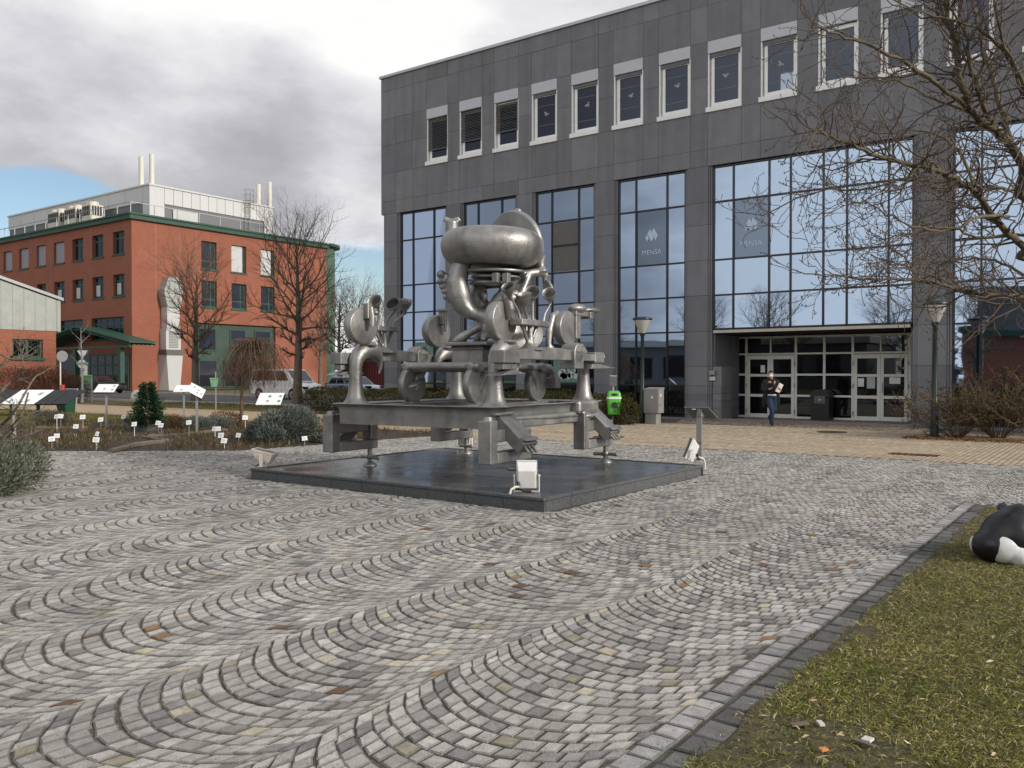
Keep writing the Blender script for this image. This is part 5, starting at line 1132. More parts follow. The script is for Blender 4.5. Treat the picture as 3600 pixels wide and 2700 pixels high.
# ================================================================ VEHICLES
def car(name, label, cat, loc, rz, body, cabin, roof_z, L_, W_, m, wheels, wr=.32, van=False):
    # body: side profile (x,z) of the lower shell, cabin: (x0,x1) at belt and (x2,x3) at roof; nose at +x
    t = thing(name, label, cat, loc, rz); hw = W_/2
    V = MB(); n = len(body)
    rings = []
    for y, k in ((-hw, .0), (-hw+.08, 1), (hw-.08, 1), (hw, .0)):
        rings.append([(x*(1 if k else .985), y, z if k else (z*.97 if z > .5 else z+.05)) for x, z in body])
    VV = [v for r_ in rings for v in r_]; F = [(i*n+k, i*n+(k+1) % n, (i+1)*n+(k+1) % n, (i+1)*n+k) for i in range(3) for k in range(n)]+[tuple(range(n-1, -1, -1)), tuple(3*n+k for k in range(n))]
    V.add(VV, F); V.build('body', m, t, 35, bevel=.03, world=False)
    x0, x1, x2, x3 = cabin; zb = max(z for x, z in body if x0 <= x <= x1)-.02; hi = hw-.05; hr = hw-(.17 if not van else .12)
    A_ = [(x0, -hi, zb), (x1, -hi, zb), (x1, hi, zb), (x0, hi, zb)]; B_ = [(x2, -hr, roof_z), (x3, -hr, roof_z), (x3, hr, roof_z), (x2, hr, roof_z)]
    mb = MB(); mb.hexa(A_, B_); mb.build('cabin', m, t, bevel=.05, world=False)
    lerp = lambda a, b, s: Vector(a)+(Vector(b)-Vector(a))*s
    def side(y, s0, s1, name='side_window'):
        i = (0, 1) if y < 0 else (3, 2)
        q = [lerp(lerp(A_[i[0]], A_[i[1]], u), lerp(B_[i[0]], B_[i[1]], u), v) for u, v in ((s0, .12), (s1, .12), (s1, .86), (s0, .86))]
        o = Vector((0, -.02 if y < 0 else .02, .0)); mb = MB(); mb.hexa(q, [a+o for a in q]); mb.build(name, 'cargl', t, world=False)
    ns = 3
    for y in (-1, 1):
        for k in range(ns): side(y, .05+.9*k/ns, .05+.9*(k+1)/ns-.035)
    for i, j, nm in ((1, 2, 'windscreen'), (0, 3, 'rear_window')):
        q = [lerp(lerp(A_[i], A_[j], u), lerp(B_[i], B_[j], u), v) for u, v in ((.07, .1), (.93, .1), (.93, .88), (.07, .88))]; o = Vector((.02 if i == 1 else -.02, 0, .01)); mb = MB(); mb.hexa(q, [a+o for a in q]); mb.build(nm, 'cargl', t, world=False)
    for x in wheels:
        for s in (-1, 1):
            mb = MB(); mb.lathe([(wr*.55, -.10), (wr*.95, -.10), (wr, -.06), (wr, .06), (wr*.95, .10), (wr*.55, .10)], (x, s*(hw-.07), wr), (0, 1, 0), 24); wh = mb.build('wheel', 'tyre', t, 40, world=False)
            mb = MB(); mb.lathe([(0, -.02), (wr*.66, -.03), (wr*.66, .03), (0, .02)], (x, s*(hw+.005), wr), (0, s, 0), 20)
            for k in range(7): a = 2*PI*k/7; mb.box(-.03, .03, -.02, .02, .05, wr*.62, Matrix.Translation((x, s*(hw+.03), wr)) @ Matrix.Rotation(a, 4, 'Y'))
            mb.build('rim', 'alloy', wh, world=False)
            mb = MB(); mb.lathe([(0, 0), (wr*1.16, 0), (wr*1.16, .012), (0, .012)], (x, s*(hw-.01), wr*1.03), (0, s, 0), 24); mb.build('wheel_arch', 'black', t, world=False)
    xf, xr = max(b[0] for b in body), min(b[0] for b in body)
    for s in (-1, 1):
        MB().box(xf-.28, xf-.03, s*(hw-.22)-.2, s*(hw-.22)+.2, .66, .84).build('headlight', 'cargl', t, bevel=.03, world=False)
        MB().box(xr-.01, xr+.1, s*(hw-.1)-.09, s*(hw-.1)+.09, .75 if not van else .95, 1.0 if not van else 1.45).build('tail_light', 'lampred', t, bevel=.02, world=False)
    MB().box(xf-.06, xf+.03, -hw*.75, hw*.75, .34, .60).build('bumper', 'black', t, bevel=.03, world=False); MB().box(xr-.03, xr+.1, -hw*.9, hw*.9, .34, .56).build('bumper', 'black', t, bevel=.03, world=False)
    return t
vb = [(-2.55, .38), (-2.58, .9), (-2.5, 1.12), (1.35, 1.14), (1.62, 1.08), (2.38, .90), (2.55, .74), (2.6, .40), (2.5, .28), (-2.45, .28)]
pv = at(970, 1404, z=-.03)
car('parked_van', 'white window van parked on the road behind the weeping tree', 'van', (pv.x, pv.y+.9, -.03), rad(2), vb, (-2.52, 1.62, -2.42, .78), 1.94, 5.2, 1.9, 'paint', (-1.6, 1.55), .33, True)
cb = [(-2.2, .35), (-2.22, .8), (-2.1, .93), (.75, .95), (1.0, .93), (1.95, .80), (2.2, .66), (2.25, .35), (2.1, .24), (-2.1, .24)]
pc = at(1250, 1398, z=-.03)
car('parked_car', 'pale blue estate car behind the hedge next to the grey building', 'car', (pc.x, pc.y, -.03), rad(-4), cb, (-2.08, 1.0, -1.7, .25), 1.45, 4.5, 1.75, 'carb', (-1.35, 1.4))
pd = at(350, 1370, d=72); car('parked_car', 'black car standing in the dark under the green canopy', 'car', (pd.x, pd.y, .0), rad(10), cb, (-1.9, .9, -1.5, .25), 1.42, 4.3, 1.75, 'carn', (-1.35, 1.4))
# far pale vehicle and a red container glimpsed between sculpture and building
pe = at(1310, 1330, d=75); tt = thing('red_container', 'dark red container far behind the blue estate car', 'container', (pe.x, pe.y, 0))
MB().box(pe.x-2.2, pe.x+2.4, pe.y, pe.y+2.4, 0, 3.1).build('box', 'maroon', tt); mb = MB()
for k in range(14): mb.box(pe.x-2.1+k*.32, pe.x-1.96+k*.32, pe.y-.05, pe.y, .1, 3.0)
mb.build('rib', 'maroon', tt)

# ================================================================ SIGNS, BOARDS, POSTS IN THE GARDEN
def info_board(px0, px1, py0, py1, pbx, pby, label, d, skew=0, prints=(), tilt=.6, yaw=YAW):
    c = at((px0+px1)/2, (py0+py1)/2, d=d); g = at(pbx, pby, d=d); sc = d/FPX; w = (px1-px0)*sc*.92; h = (py1-py0)*sc/math.sin(tilt)*.72
    t = thing('info_board', label, 'information board', (c.x, c.y, 0), yaw, 'white information boards in the garden')
    mb = MB(); mb.box(-.025, .025, -.01, .04, 0, c.z); mb.build('post', 'steel', t, world=False)
    u = Vector((1, skew*.0, skew*.25)).normalized(); v = Vector((0, math.cos(tilt), math.sin(tilt))); n = u.cross(v); o = Vector((0, 0, c.z))
    def quad(a0, a1, b0, b1, k, th): P = [o+u*a+v*b+n*k for a, b in ((a0, b0), (a1, b0), (a1, b1), (a0, b1))]; return MB().hexa(P, [p_+n*th for p_ in P])
    quad(-w/2, w/2, -h/2, h/2, -.006, .012).build('panel', 'board', t, world=False)
    for a, b, m in prints: quad(a*w-.05*w, a*w+.06*w, b*h-.09*h, b*h+.09*h, .007, .002).build('picture', m, t, world=False)
    for s in (-1, 1):
        if n.z < 0: pass
    return t
info_board(334, 412, 1346, 1384, 379, 1500, 'white information board with three small prints, between green bin and conifer', 25.5, 0, ((.33, .28, 'print'), (-.05, -.1, 'print'), (.35, -.2, 'print')))
info_board(612, 680, 1350, 1382, 641, 1452, 'white information board on a thin post partly behind a second board', 30, 0, ((-.1, -.2, 'print'), (.3, -.2, 'print')))
info_board(660, 722, 1353, 1393, 709, 1528, 'white information board turned away and sloping steeply to one side', 23.0, -2.1, ((-.2, .2, 'print'), (.1, .1, 'print'), (.1, -.2, 'print'), (.35, -.1, 'print')))
info_board(903, 997, 1375, 1430, 947, 1520, 'white information board with four plant pictures above the grey lavender bush', 21.8, 0, ((-.05, .2, 'printg'), (.38, .22, 'print'), (-.08, -.2, 'print'), (.38, -.2, 'printg')))
# slanted display rack with two white and three dark panels
a = at(-30, 1467, z=0); b = at(160, 1467, z=0); t = thing('display_rack', 'long slanted rack with two white and several dark panels on short posts', 'display rack', a); dv = (b-a); ln = dv.length; e1_ = dv.normalized(); e2_ = Vector((-e1_.y, e1_.x, 0))
w_ = .60
for k in range(-3, 5):
    m = 'board' if k in (1, 2) else 'black'; s0 = .62*k-.05
    o = a+e1_*s0; P = [o-e2_*.38+ZZ*.52, o+e1_*w_-e2_*.38+ZZ*.52, o+e1_*(w_+.32)+e2_*.45+ZZ*1.02, o+e1_*.32+e2_*.45+ZZ*1.02]
    MB().hexa([p_-ZZ*.02 for p_ in P], P).build('panel', m, t)
    if m == 'board':
        for u, v in ((.55, .7), (.35, .2)):
            q = [P[0]+(P[1]-P[0])*(u+du)+(P[3]-P[0])*(v+dw)+ZZ*.003 for du, dw in ((-.12, -.09), (.12, -.09), (.12, .09), (-.12, .09))]; MB().hexa(q, [p_+ZZ*.003 for p_ in q]).build('picture', 'print', t)
for s in (-1.2, -.2, .75, 1.75): o = a+e1_*s; MB().box(o.x-.05, o.x+.05, o.y-.05, o.y+.05, 0, .62).build('post', 'bind', t)
mb = MB(); mb.tube([a-e1_*1.9+ZZ*.50, a+e1_*2.8+ZZ*.50], .05, 6); mb.build('rail', 'black', t)
# dark green litter bin
p = at(232, 1452, z=0); t = thing('litter_bin', 'dark green tapered litter bin with grey back beside the display rack', 'litter bin', p, YAW-.5)
mb = MB(); mb.hexa([(-.26, -.18, 0), (.26, -.18, 0), (.26, .2, 0), (-.26, .2, 0)], [(-.38, -.36, .84), (.38, -.36, .84), (.36, .22, 1.0), (-.36, .22, 1.0)]); mb.build('bucket', 'bind', t, bevel=.04, world=False)
mb = MB(); mb.hexa([(-.30, .2, 0), (.30, .2, 0), (.30, .27, 0), (-.30, .27, 0)], [(-.40, .23, 1.02), (.40, .23, 1.02), (.40, .30, 1.0), (-.40, .30, 1.0)]); mb.build('back_frame', 'steel', t, bevel=.03, world=False)
mb = MB(); mb.hexa([(-.30, -.28, .865), (.30, -.28, .865), (.28, .16, .985), (-.28, .16, .985)], [(-.28, -.26, .875), (.28, -.26, .875), (.26, .14, .995), (-.26, .14, .995)]); mb.build('opening', 'black', t, world=False)
def pole(px, ptop, pbase, d, label, name='sign_post', cat='traffic sign', r_=.035, m='label'):
    g = at(px, pbase, d=d); z = at(px, ptop, d=d).z; t = thing(name, label, cat, (g.x, g.y, 0), YAW); mb = MB(); mb.tube([(0, 0, -.03), (0, 0, z)], r_, 8); mb.build('pole', m, t, world=False); return t, z
t, z = pole(213, 1238, 1392, 46, 'round traffic sign seen from behind on a thin white pole', m='floodw')
mb = MB(); mb.lathe([(0, 0), (.30, 0), (.30, .02), (0, .02)], (.12, -.05, z-.22), (0, 1, 0), 26); mb.build('disc', 'steel', t, world=False)
t, z = pole(292, 1232, 1385, 52, 'traffic sign post with white triangle over a round sign', m='steel')
mb = MB(); mb.prism([(-.33, 0), (.33, 0), (0, -.52)], (0, -.06, z), (1, 0, 0), (0, 0, 1), (0, .02, 0)); mb.build('triangle', 'label', t, world=False)
mb = MB(); mb.lathe([(0, 0), (.26, 0), (.26, .02), (0, .02)], (-.03, -.06, z-.82), (0, 1, 0), 24); mb.build('disc', 'label', t, world=False)
MB().box(-.34, .36, -.10, -.07, z-.86, z-.70).build('name_plate', 'binp', t, world=False)
t, z = pole(297, 1285, 1382, 54, 'narrow white notice board standing under the triangle sign', 'notice_post', 'notice board', m='label'); MB().box(-.2, .2, -.05, 0, .7, z).build('board', 'board', t, world=False)
def small_bin(px, py, d, label, m='binp', s=1.0, polez=None):
    g = at(px, py, d=d); t = thing('litter_bin', label, 'litter bin', (g.x, g.y, 0), YAW); z = g.z
    mb = MB(); mb.tube([(0, .2, 0), (0, .2, z+.5)], .03, 8); mb.build('post', 'steel', t, world=False)
    mb = MB(); mb.hexa([(-.17*s, -.15, z-.35*s), (.17*s, -.15, z-.35*s), (.17*s, .15, z-.35*s), (-.17*s, .15, z-.35*s)], [(-.24*s, -.2, z+.28*s), (.24*s, -.2, z+.28*s), (.24*s, .2, z+.28*s), (-.24*s, .2, z+.28*s)]); mb.build('bucket', m, t, bevel=.03, world=False)
    mb = MB(); mb.box(-.26*s, .26*s, -.22, .22, z+.28*s, z+.40*s); mb.build('hood', 'binl' if s > 1 else m, t, bevel=.04, world=False); return t
small_bin(303, 1345, 52, 'pale green litter bin hanging below the white notice board', s=1.15)
small_bin(753, 1346, 38, 'pale green litter bin on a leaning pole near the glazed green entrance', s=.55)
t, z = pole(322, 1325, 1380, 50, 'plain short grey bollard in front of the canopy', 'bollard', 'bollard', .06, 'steel')
t, z = pole(220, 1354, 1385, 42, 'short bollard with red and white top behind the dark green bin', 'bollard', 'bollard', .10, 'label'); mb = MB(); mb.tube([(0, 0, z-.22), (0, 0, z+.02)], .105, 10); mb.build('red_band', 'redp', t, world=False)
t, z = pole(50, 1425, 1580, 20, 'grey post rising behind the bare shrub at the edge of the picture', 'post', 'post', .045, 'stake')
p = at(483, 1413, z=0); t = thing('boulder', 'pale boulder on the grass verge behind the conifer', 'rock', p); mb = MB(); mb.ell(p+Vector((0, 0, .3)), (.42, .35, .42), 12, 8); mb.ell(p+Vector((-.3, .1, .2)), (.35, .3, .28), 10, 7); o = mb.build('stone', 'rock', t, None, .08, 1)
# plant labels
LB = [(199, 1464, 1497, 24, 'slim plant label with white stake behind the low heather'), (213, 1463, 1497, 25, 'wider plant label overlapping the slim white one'), (291, 1466, 1502, 24.5, 'plant label on a thick white stake beside tall dry stalks'), (267, 1499, 1521, 22.5, 'tilted plant label above a dark card'), (354, 1475, 1500, 24, 'plant label in front of the dry hydrangea stems'), (343, 1495, 1503, 23.5, 'black card under a plant label by the hydrangea'), (262, 1515, 1522, 22.4, 'black card below the tilted plant label'),
      (435, 1465, 1497, 25, 'plant label close to the conifer on its bed side'), (446, 1478, 1500, 24.8, 'small black card beside the label near the conifer'), (472, 1491, 1524, 22.5, 'white plant label standing on a thin stake in front of the conifer'), (556, 1487, 1515, 23, 'upper one of two crossing labels beside the conifer'), (566, 1495, 1521, 22.6, 'leaning lower one of two crossing labels beside the conifer'), (570, 1468, 1485, 26, 'crooked orange edged label beyond the conifer'),
      (182, 1543, 1586, 18.4, 'large plant label at the edge of the cobbles near the bare shrub'), (200, 1532, 1570, 19.2, 'grey plant label half hidden behind the large one'), (338, 1546, 1586, 18.4, 'white plant label with grey stake at the cobble edge'), (342, 1525, 1560, 19, 'turned plant label directly above the cobble edge label'), (664, 1485, 1522, 22.6, 'square plant label alone between the two silvery bushes'),
      (755, 1507, 1535, 21, 'first of two adjoining labels below the weeping tree'), (767, 1507, 1532, 21.2, 'second of two adjoining labels below the weeping tree'), (777, 1530, 1560, 19.4, 'printed plant label tilted above another printed one'), (788, 1549, 1570, 18.8, 'lowest printed plant label in front of the lavender'), (838, 1530, 1555, 19.6, 'crumpled label tucked into the lavender bush'), (1071, 1541, 1563, 19.2, 'white label leaning at the lavender foot nearest the sculpture'), (862, 1468, 1490, 24, 'pale label behind the lavender bush under the branches')]
for i, (px, py, pb, d, lab) in enumerate(LB):
    dark = 'black card' in lab
    g = at(px, pb, d=d); c = at(px, py, d=d); k = d/FPX; t = thing('plant_label', lab, 'plant label', (g.x, g.y, 0), YAW+random.uniform(-.3, .3), 'plant labels in the garden bed')
    s = 1.0 if i not in (13, 15, 20, 21) else 1.15; ti = random.uniform(-.14, .14); w = 9.2*k*s; h = 6.8*k*s*1.15; z = c.z
    if 'turned' in lab: w *= .7
    mb = MB(); mb.tube([(0, .012, -.02), (0, .012, z)], .008 if 'thick' not in lab else .016, 5); mb.build('stake', 'stake' if i % 3 else 'label', t, world=False)
    M = rot('Y', ti) @ rot('X', -.35); P = [Vector((0, 0, z))+M @ Vector((a, 0, b)) for a, b in ((-w, -h), (w, -h), (w, h), (-w, h))]
    MB().hexa(P, [q+Vector((0, -.004, 0)) for q in P]).build('card', 'ink' if dark else 'label', t, world=False)
    if not dark:
        mb = MB()
        for q, (u0, u1) in enumerate(((-.7, .5), (-.7, .65), (-.5, .3))):
            v = .35-.38*q; Q = [Vector((0, -.006, z))+M @ Vector((a*w, 0, b*h)) for a, b in ((u0, v-.05), (u1, v-.05), (u1, v+.05), (u0, v+.05))]; mb.hexa(Q, [x-Vector((0, .002, 0)) for x in Q])
        mb.build('print', 'print', t, world=False)
# timber edging and fallen branches
def timber(pts, r_, label, name='timber_edging'):
    P = [at(x, y, z=r_*.6) for x, y in pts]; t = thing(name, label, 'timber edging', P[0], 0); mb = MB()
    Q = []
    for i in range(len(P)-1):
        for s in range(4): Q.append(P[i]+(P[i+1]-P[i])*s/4+Vector((0, 0, random.uniform(-.01, .015))))
    Q.append(P[-1]); mb.tube(Q, r_, 6); mb.build('log', 'wood', t)
timber([(130, 1506), (240, 1508), (380, 1500)], .06, 'straight timber edging behind the dry perennials')
timber([(520, 1533), (640, 1530), (745, 1516), (800, 1513)], .05, 'curving timber edging running towards the lavender')
timber([(390, 1587), (480, 1565), (590, 1550)], .06, 'pale slanting branch from the cobbles into the bed', 'fallen_branch')
timber([(500, 1536), (550, 1545), (590, 1550)], .045, 'short pale branch meeting the slanting one', 'fallen_branch')

# ================================================================ PLANTS
def unit(n): v = RNG.normal(size=(n, 3)); return v/np.linalg.norm(v, axis=1)[:, None]
def leaves(name, P, D, ln, wd, tones, parent, m='leafa', fold=False, tonev=.3, kind=None):
    # one pointed leaf (a bent quad of two triangles) per point: base P, direction D
    n = len(P); P = np.asarray(P); D = np.asarray(D); D = D/np.linalg.norm(D, axis=1)[:, None]
    s = np.cross(D, unit(n)); s /= np.linalg.norm(s, axis=1)[:, None]+1e-9; nn = np.cross(D, s)
    l = (ln*RNG.uniform(.6, 1.3, n))[:, None]; w = (wd*RNG.uniform(.7, 1.3, n))[:, None]
    mid = P+D*l*.5; V = np.stack([P, mid+s*w*.5+nn*w*.15, P+D*l, mid-s*w*.5+nn*w*.15], 1).reshape(-1, 3)
    F = np.arange(4*n).reshape(-1, 4); tn = np.asarray(tones)[RNG.integers(0, len(tones), n)]*RNG.uniform(1-tonev, 1+tonev, (n, 1))
    o = npmesh(name, V-np.array(WL[parent.name]) if parent else V, F, m, parent, np.clip(tn, .003, 1))
    if kind: o['kind'] = kind
    return o
def tubes_np(name, paths, m, parent, n=4, smooth=True):
    # many thin tubes in one mesh; paths: list of (points array, radii)
    VV = []; FF = []; o = 0; off = np.array(WL[parent.name]) if parent else np.zeros(3)
    ang = 2*np.pi*np.arange(n)/n; ca, sa = np.cos(ang)[None, :, None], np.sin(ang)[None, :, None]
    for P, R_ in paths:
        P = np.asarray(P, float); k = len(P); T = np.gradient(P, axis=0); T /= np.linalg.norm(T, axis=1)[:, None]+1e-9
        a = np.array([0, 0, 1.]) if abs(T[0, 2]) < .8 else np.array([1., 0, 0]); U = np.cross(T, a); U /= np.linalg.norm(U, axis=1)[:, None]+1e-9; W_ = np.cross(T, U)
        V = P[:, None]+(U[:, None]*ca+W_[:, None]*sa)*np.asarray(R_)[:, None, None]; VV.append(V.reshape(-1, 3)-off)
        i = np.arange(k-1)[:, None]*n; j = np.arange(n)[None]; q = np.stack([i+j, i+(j+1) % n, i+n+(j+1) % n, i+n+j], -1).reshape(-1, 4)+o; FF.append(q); o += k*n
    return npmesh(name, np.concatenate(VV), np.concatenate(FF), m, parent, None, smooth)
def branch(out, p, d, ln, r0, lvl, mx, rng, up=.15, wig=.22, kids=6, ang=.75, ratio=.55, r1=.25, seg=7, kstart=.2, tips=None, droop=0.0):
    P = [np.array(p, float)]; d = np.array(d, float); d /= np.linalg.norm(d); R_ = [r0]
    for i in range(seg):
        d = d+rng.normal(size=3)*wig+np.array([0, 0, up-droop*(i/seg)]); d /= np.linalg.norm(d)
        P.append(P[-1]+d*ln/seg); R_.append(max(r0*(1-(1-r1)*(i+1)/seg), .0012))
    out.append((lvl, np.array(P), np.array(R_)))
    if lvl >= mx:
        if tips is not None: tips.append((P[-1], d))
        return
    for k in range(kids):
        t = kstart+(1-kstart)*(k+rng.uniform(0, 1))/kids; i = min(int(t*seg), seg-1); q = P[i]+(P[i+1]-P[i])*(t*seg-i); dd = P[i+1]-P[i]; dd /= np.linalg.norm(dd)
        s = np.cross(dd, rng.normal(size=3)); s /= np.linalg.norm(s)+1e-9; a = ang*rng.uniform(.7, 1.25)
        branch(out, q, dd*math.cos(a)+s*math.sin(a), ln*ratio*(1.15-.55*t)*rng.uniform(.7, 1.25), R_[i]*.62, lvl+1, mx, rng, up, wig, max(2, int(kids*.8)), ang, ratio, r1, max(4, seg-1), .15, tips, droop)
def bare_tree(name, label, loc, h, trunk_r, crown_r, seed, lvl=3, kids=10, group=None, m_t='bark', m_c='twig', ang=.85, up=.10, bole=.25, n0=22, tw=1.0, dupe=None):
    rng = np.random.default_rng(seed); t = thing(name, label, 'tree', loc, 0, group); out = []
    P = []; R_ = []
    for i in range(13):
        u = i/12; P.append(np.array([loc[0]+math.sin(u*5+seed)*.04*h*.15, loc[1]+math.cos(u*4+seed)*.04*h*.15, loc[2]+h*.97*u])); R_.append(trunk_r*(1-u)**.85+.012)
    R_[0] *= 1.35; R_[1] *= 1.05
    tr = [(np.array(P), np.array(R_))]
    for k in range(n0):
        u = bole+(1-bole)*.92*((k+rng.uniform(0, .9))/n0); i = min(int(u*12), 11); q = P[i]+(P[i+1]-P[i])*(u*12-i); az = k*2.4+rng.uniform(-.4, .4); el = .25+.75*((u-bole)/(1-bole))
        prof = math.sin(PI*min(1, .18+.82*((1-u)/(1-bole))))**.8
        d = (math.cos(az)*math.cos(el), math.sin(az)*math.cos(el), math.sin(el)); branch(out, q, d, crown_r*prof*rng.uniform(.8, 1.15), max(.02, R_[i]*.42), 1, lvl, rng, up, .13, kids, ang, .5, .22, 7)
    tubes_np('trunk', tr, m_t, t, 10)
    big = [(P_, R2) for l, P_, R2 in out if l == 1]; small = [(P_, R2*tw) for l, P_, R2 in out if l > 1]
    tubes_np('limbs', big, m_t, t, 6); tubes_np('crown', small, m_c, t, 3); return t
# tree line and trees left of the grey building
p = at(1046, 1385, d=45); bare_tree('bare_tree', 'tall bare tree with pyramid crown beside the parked white van', (p.x, p.y, 0), 9.0, .24, 3.9, 5, 3, 10, n0=32, tw=.95)
p = at(690, 1408, d=52); bare_tree('bare_tree', 'bare tree in front of the vent shaft on the brick building', (p.x, p.y, 0), 8.3, .24, 3.6, 9, 3, 10, m_c='twigb', n0=26, tw=1.0)
for i, (px, d, h, cr, lab) in enumerate(((1195, 62, 7.2, 3.0, 'bare tree rising behind the pale blue car'), (1262, 75, 8.6, 3.6, 'distant bare tree next to the corner of the grey building'), (1128, 85, 9.5, 3.6, 'distant bare tree against the green curved wall end'), (1330, 95, 9.0, 4.0, 'farthest bare tree glimpsed beside the grey building'))):
    p = at(px, 1380, d=d); bare_tree('bare_tree', lab, (p.x, p.y, 0), h, .2, cr, 20+i, 3, 8, 'background bare trees', m_c='twigb' if i % 2 else 'twig', tw=1.5)
p = at(288, 1388, d=48); bare_tree('sapling', 'thin young tree with pale stem in front of the sign post', (p.x, p.y, 0), 4.3, .06, 1.1, 31, 2, 4, bole=.35, n0=9, m_t='stake', m_c='twig', tw=1.1)
# weeping tree
p = at(848, 1500, z=0); t = thing('weeping_tree', 'small weeping tree with hanging russet twigs above the info board', 'tree', p); rng = np.random.default_rng(12); out = []
hz = 2.35; tubes_np('trunk', [(np.array([p, p+Vector((.03, 0, .9)), p+HR*.08+ZZ*1.6, p+HR*.36+ZZ*hz]), np.array([.06, .05, .05, .06]))], 'twigb', t, 8)
pc = p+HR*.42
for k in range(160):
    az = rng.uniform(0, 2*PI); R0 = rng.uniform(.25, 1.12); P = []; h0 = hz+rng.uniform(-.1, .25)
    for i in range(11):
        u = i/10; rr2 = R0*min(1, 1.7*u)**.7*(1+.12*math.sin(u*7+k)); zz = h0+.20*math.sin(min(1, u*2.2)*PI)*(1.1-R0*.5)-max(0, u-.3)**1.1*rng.uniform(1.5, 2.6)*.85; P.append((pc.x+rr2*math.cos(az+u*.3)+rng.normal()*.03, pc.y+rr2*math.sin(az+u*.3)+rng.normal()*.03, max(.25, zz)))
    P = np.array(P); out.append((P, np.linspace(.013, .003, 11)))
    for j in range(5):
        i = rng.integers(3, 9); q = P[i]; dd = np.array([rng.normal()*.5, rng.normal()*.5, -.9]); n_ = 5; S = [q+dd*rng.uniform(.25, .6)*k2/n_+rng.normal(size=3)*.012 for k2 in range(n_+1)]; S = np.array(S); S[:, 2] = np.maximum(S[:, 2], .2); out.append((S, np.linspace(.005, .002, n_+1)))
tubes_np('crown', out, 'twigb', t, 3)
# big bare tree on the lawn edge, its limbs reaching into the picture from the right
bt = thing('bare_tree', 'large bare tree with mossy limbs and budded twigs reaching in front of the grey facade', 'tree', (4.3, 9.1, 0)); rng = np.random.default_rng(77)
def U(u, v, d): return np.array(at(2900+1.155*u, 1.155*v, d=d))
base = np.array([4.3, 9.1, 0.]); fork = np.array([4.05, 9.15, 2.3]); D_ = 8.6
LIMBS = [([fork, U(760, 640, 8.8), U(606, 500, 8.6), U(540, 410, 8.5), U(450, 345, 8.3), U(412, 250, 8.1), U(400, 130, 8.0), U(372, 40, 7.9), U(368, -80, 7.9)], .098),
         ([U(450, 345, 8.3), U(350, 262, 8.0), U(262, 202, 7.8), U(180, 160, 7.6), U(100, 122, 7.4), U(10, 95, 7.2), U(-40, 70, 7.1)], .040),
         ([U(570, 450, 8.55), U(522, 270, 8.8), U(482, 140, 9.0), U(455, 30, 9.1), U(430, -80, 9.2)], .055),
         ([U(520, 400, 8.5), U(470, 290, 8.2), U(440, 180, 8.0), U(425, 90, 7.9), U(330, -30, 7.8)], .046),
         ([fork, U(760, 800, 8.6), U(606, 745, 8.2), U(540, 690, 8.0), U(460, 590, 7.8), U(400, 547, 7.6), U(320, 516, 7.4), U(200, 486, 7.2), U(120, 462, 7.0), U(0, 405, 6.8), U(-40, 395, 6.7)], .066),
         ([fork, U(780, 660, 9.2), U(606, 588, 9.2), U(500, 570, 9.2), U(400, 562, 9.2), U(250, 549, 9.1), U(110, 577, 9.0), U(-20, 580, 8.9), U(-190, 660, 8.8)], .040),
         ([fork, U(780, 920, 8.4), U(606, 905, 8.0), U(480, 890, 7.8), U(330, 860, 7.6), U(250, 852, 7.5), U(110, 850, 7.3), U(-20, 835, 7.1)], .045),
         ([U(700, 770, 8.5), U(606, 716, 9.0), U(460, 722, 9.1), U(380, 690, 9.0), U(280, 702, 8.9), U(180, 745, 8.8), U(90, 765, 8.7)], .030),
         ([U(560, 660, 8.0), U(470, 660, 7.4), U(380, 700, 7.2), U(270, 690, 7.0), U(170, 640, 6.9), U(100, 610, 6.8)], .026),
         ([U(650, 560, 8.7), U(640, 380, 8.2), U(600, 240, 8.0), U(540, 120, 7.9), U(510, -40, 7.8)], .050),
         ([U(606, 300, 8.1), U(560, 180, 8.0), U(480, 95, 7.9), U(380, 60, 7.7), U(250, 20, 7.5), U(150, -30, 7.4)], .030),
         ([U(640, 860, 8.2), U(540, 800, 8.8), U(430, 790, 9.0), U(330, 800, 9.1), U(220, 800, 9.1), U(130, 770, 9.0)], .026),
         ([U(450, 345, 8.3), U(330, 300, 8.6), U(230, 250, 8.8), U(150, 245, 8.9), U(60, 190, 9.0)], .028),
         ([U(460, 590, 7.8), U(420, 480, 7.9), U(360, 420, 8.0), U(270, 395, 8.1), U(180, 405, 8.2), U(70, 350, 8.2)], .027)]
def smooth_path(P, k=5):
    P = [np.array(q, float) for q in P]; Q = []
    for i in range(len(P)-1):
        a, b, c, d = P[max(i-1, 0)], P[i], P[i+1], P[min(i+2, len(P)-1)]
        for s in range(k): u = s/k; Q.append(.5*((2*b)+(c-a)*u+(2*a-5*b+4*c-d)*u*u+(3*b-a-3*c+d)*u**3))
    Q.append(P[-1]); return np.array(Q)
limbs = [(np.array([base, base+[-.05, .02, .8], base+[-.15, .05, 1.6], fork]), np.array([.24, .18, .16, .13]))]; out = []; tips = []
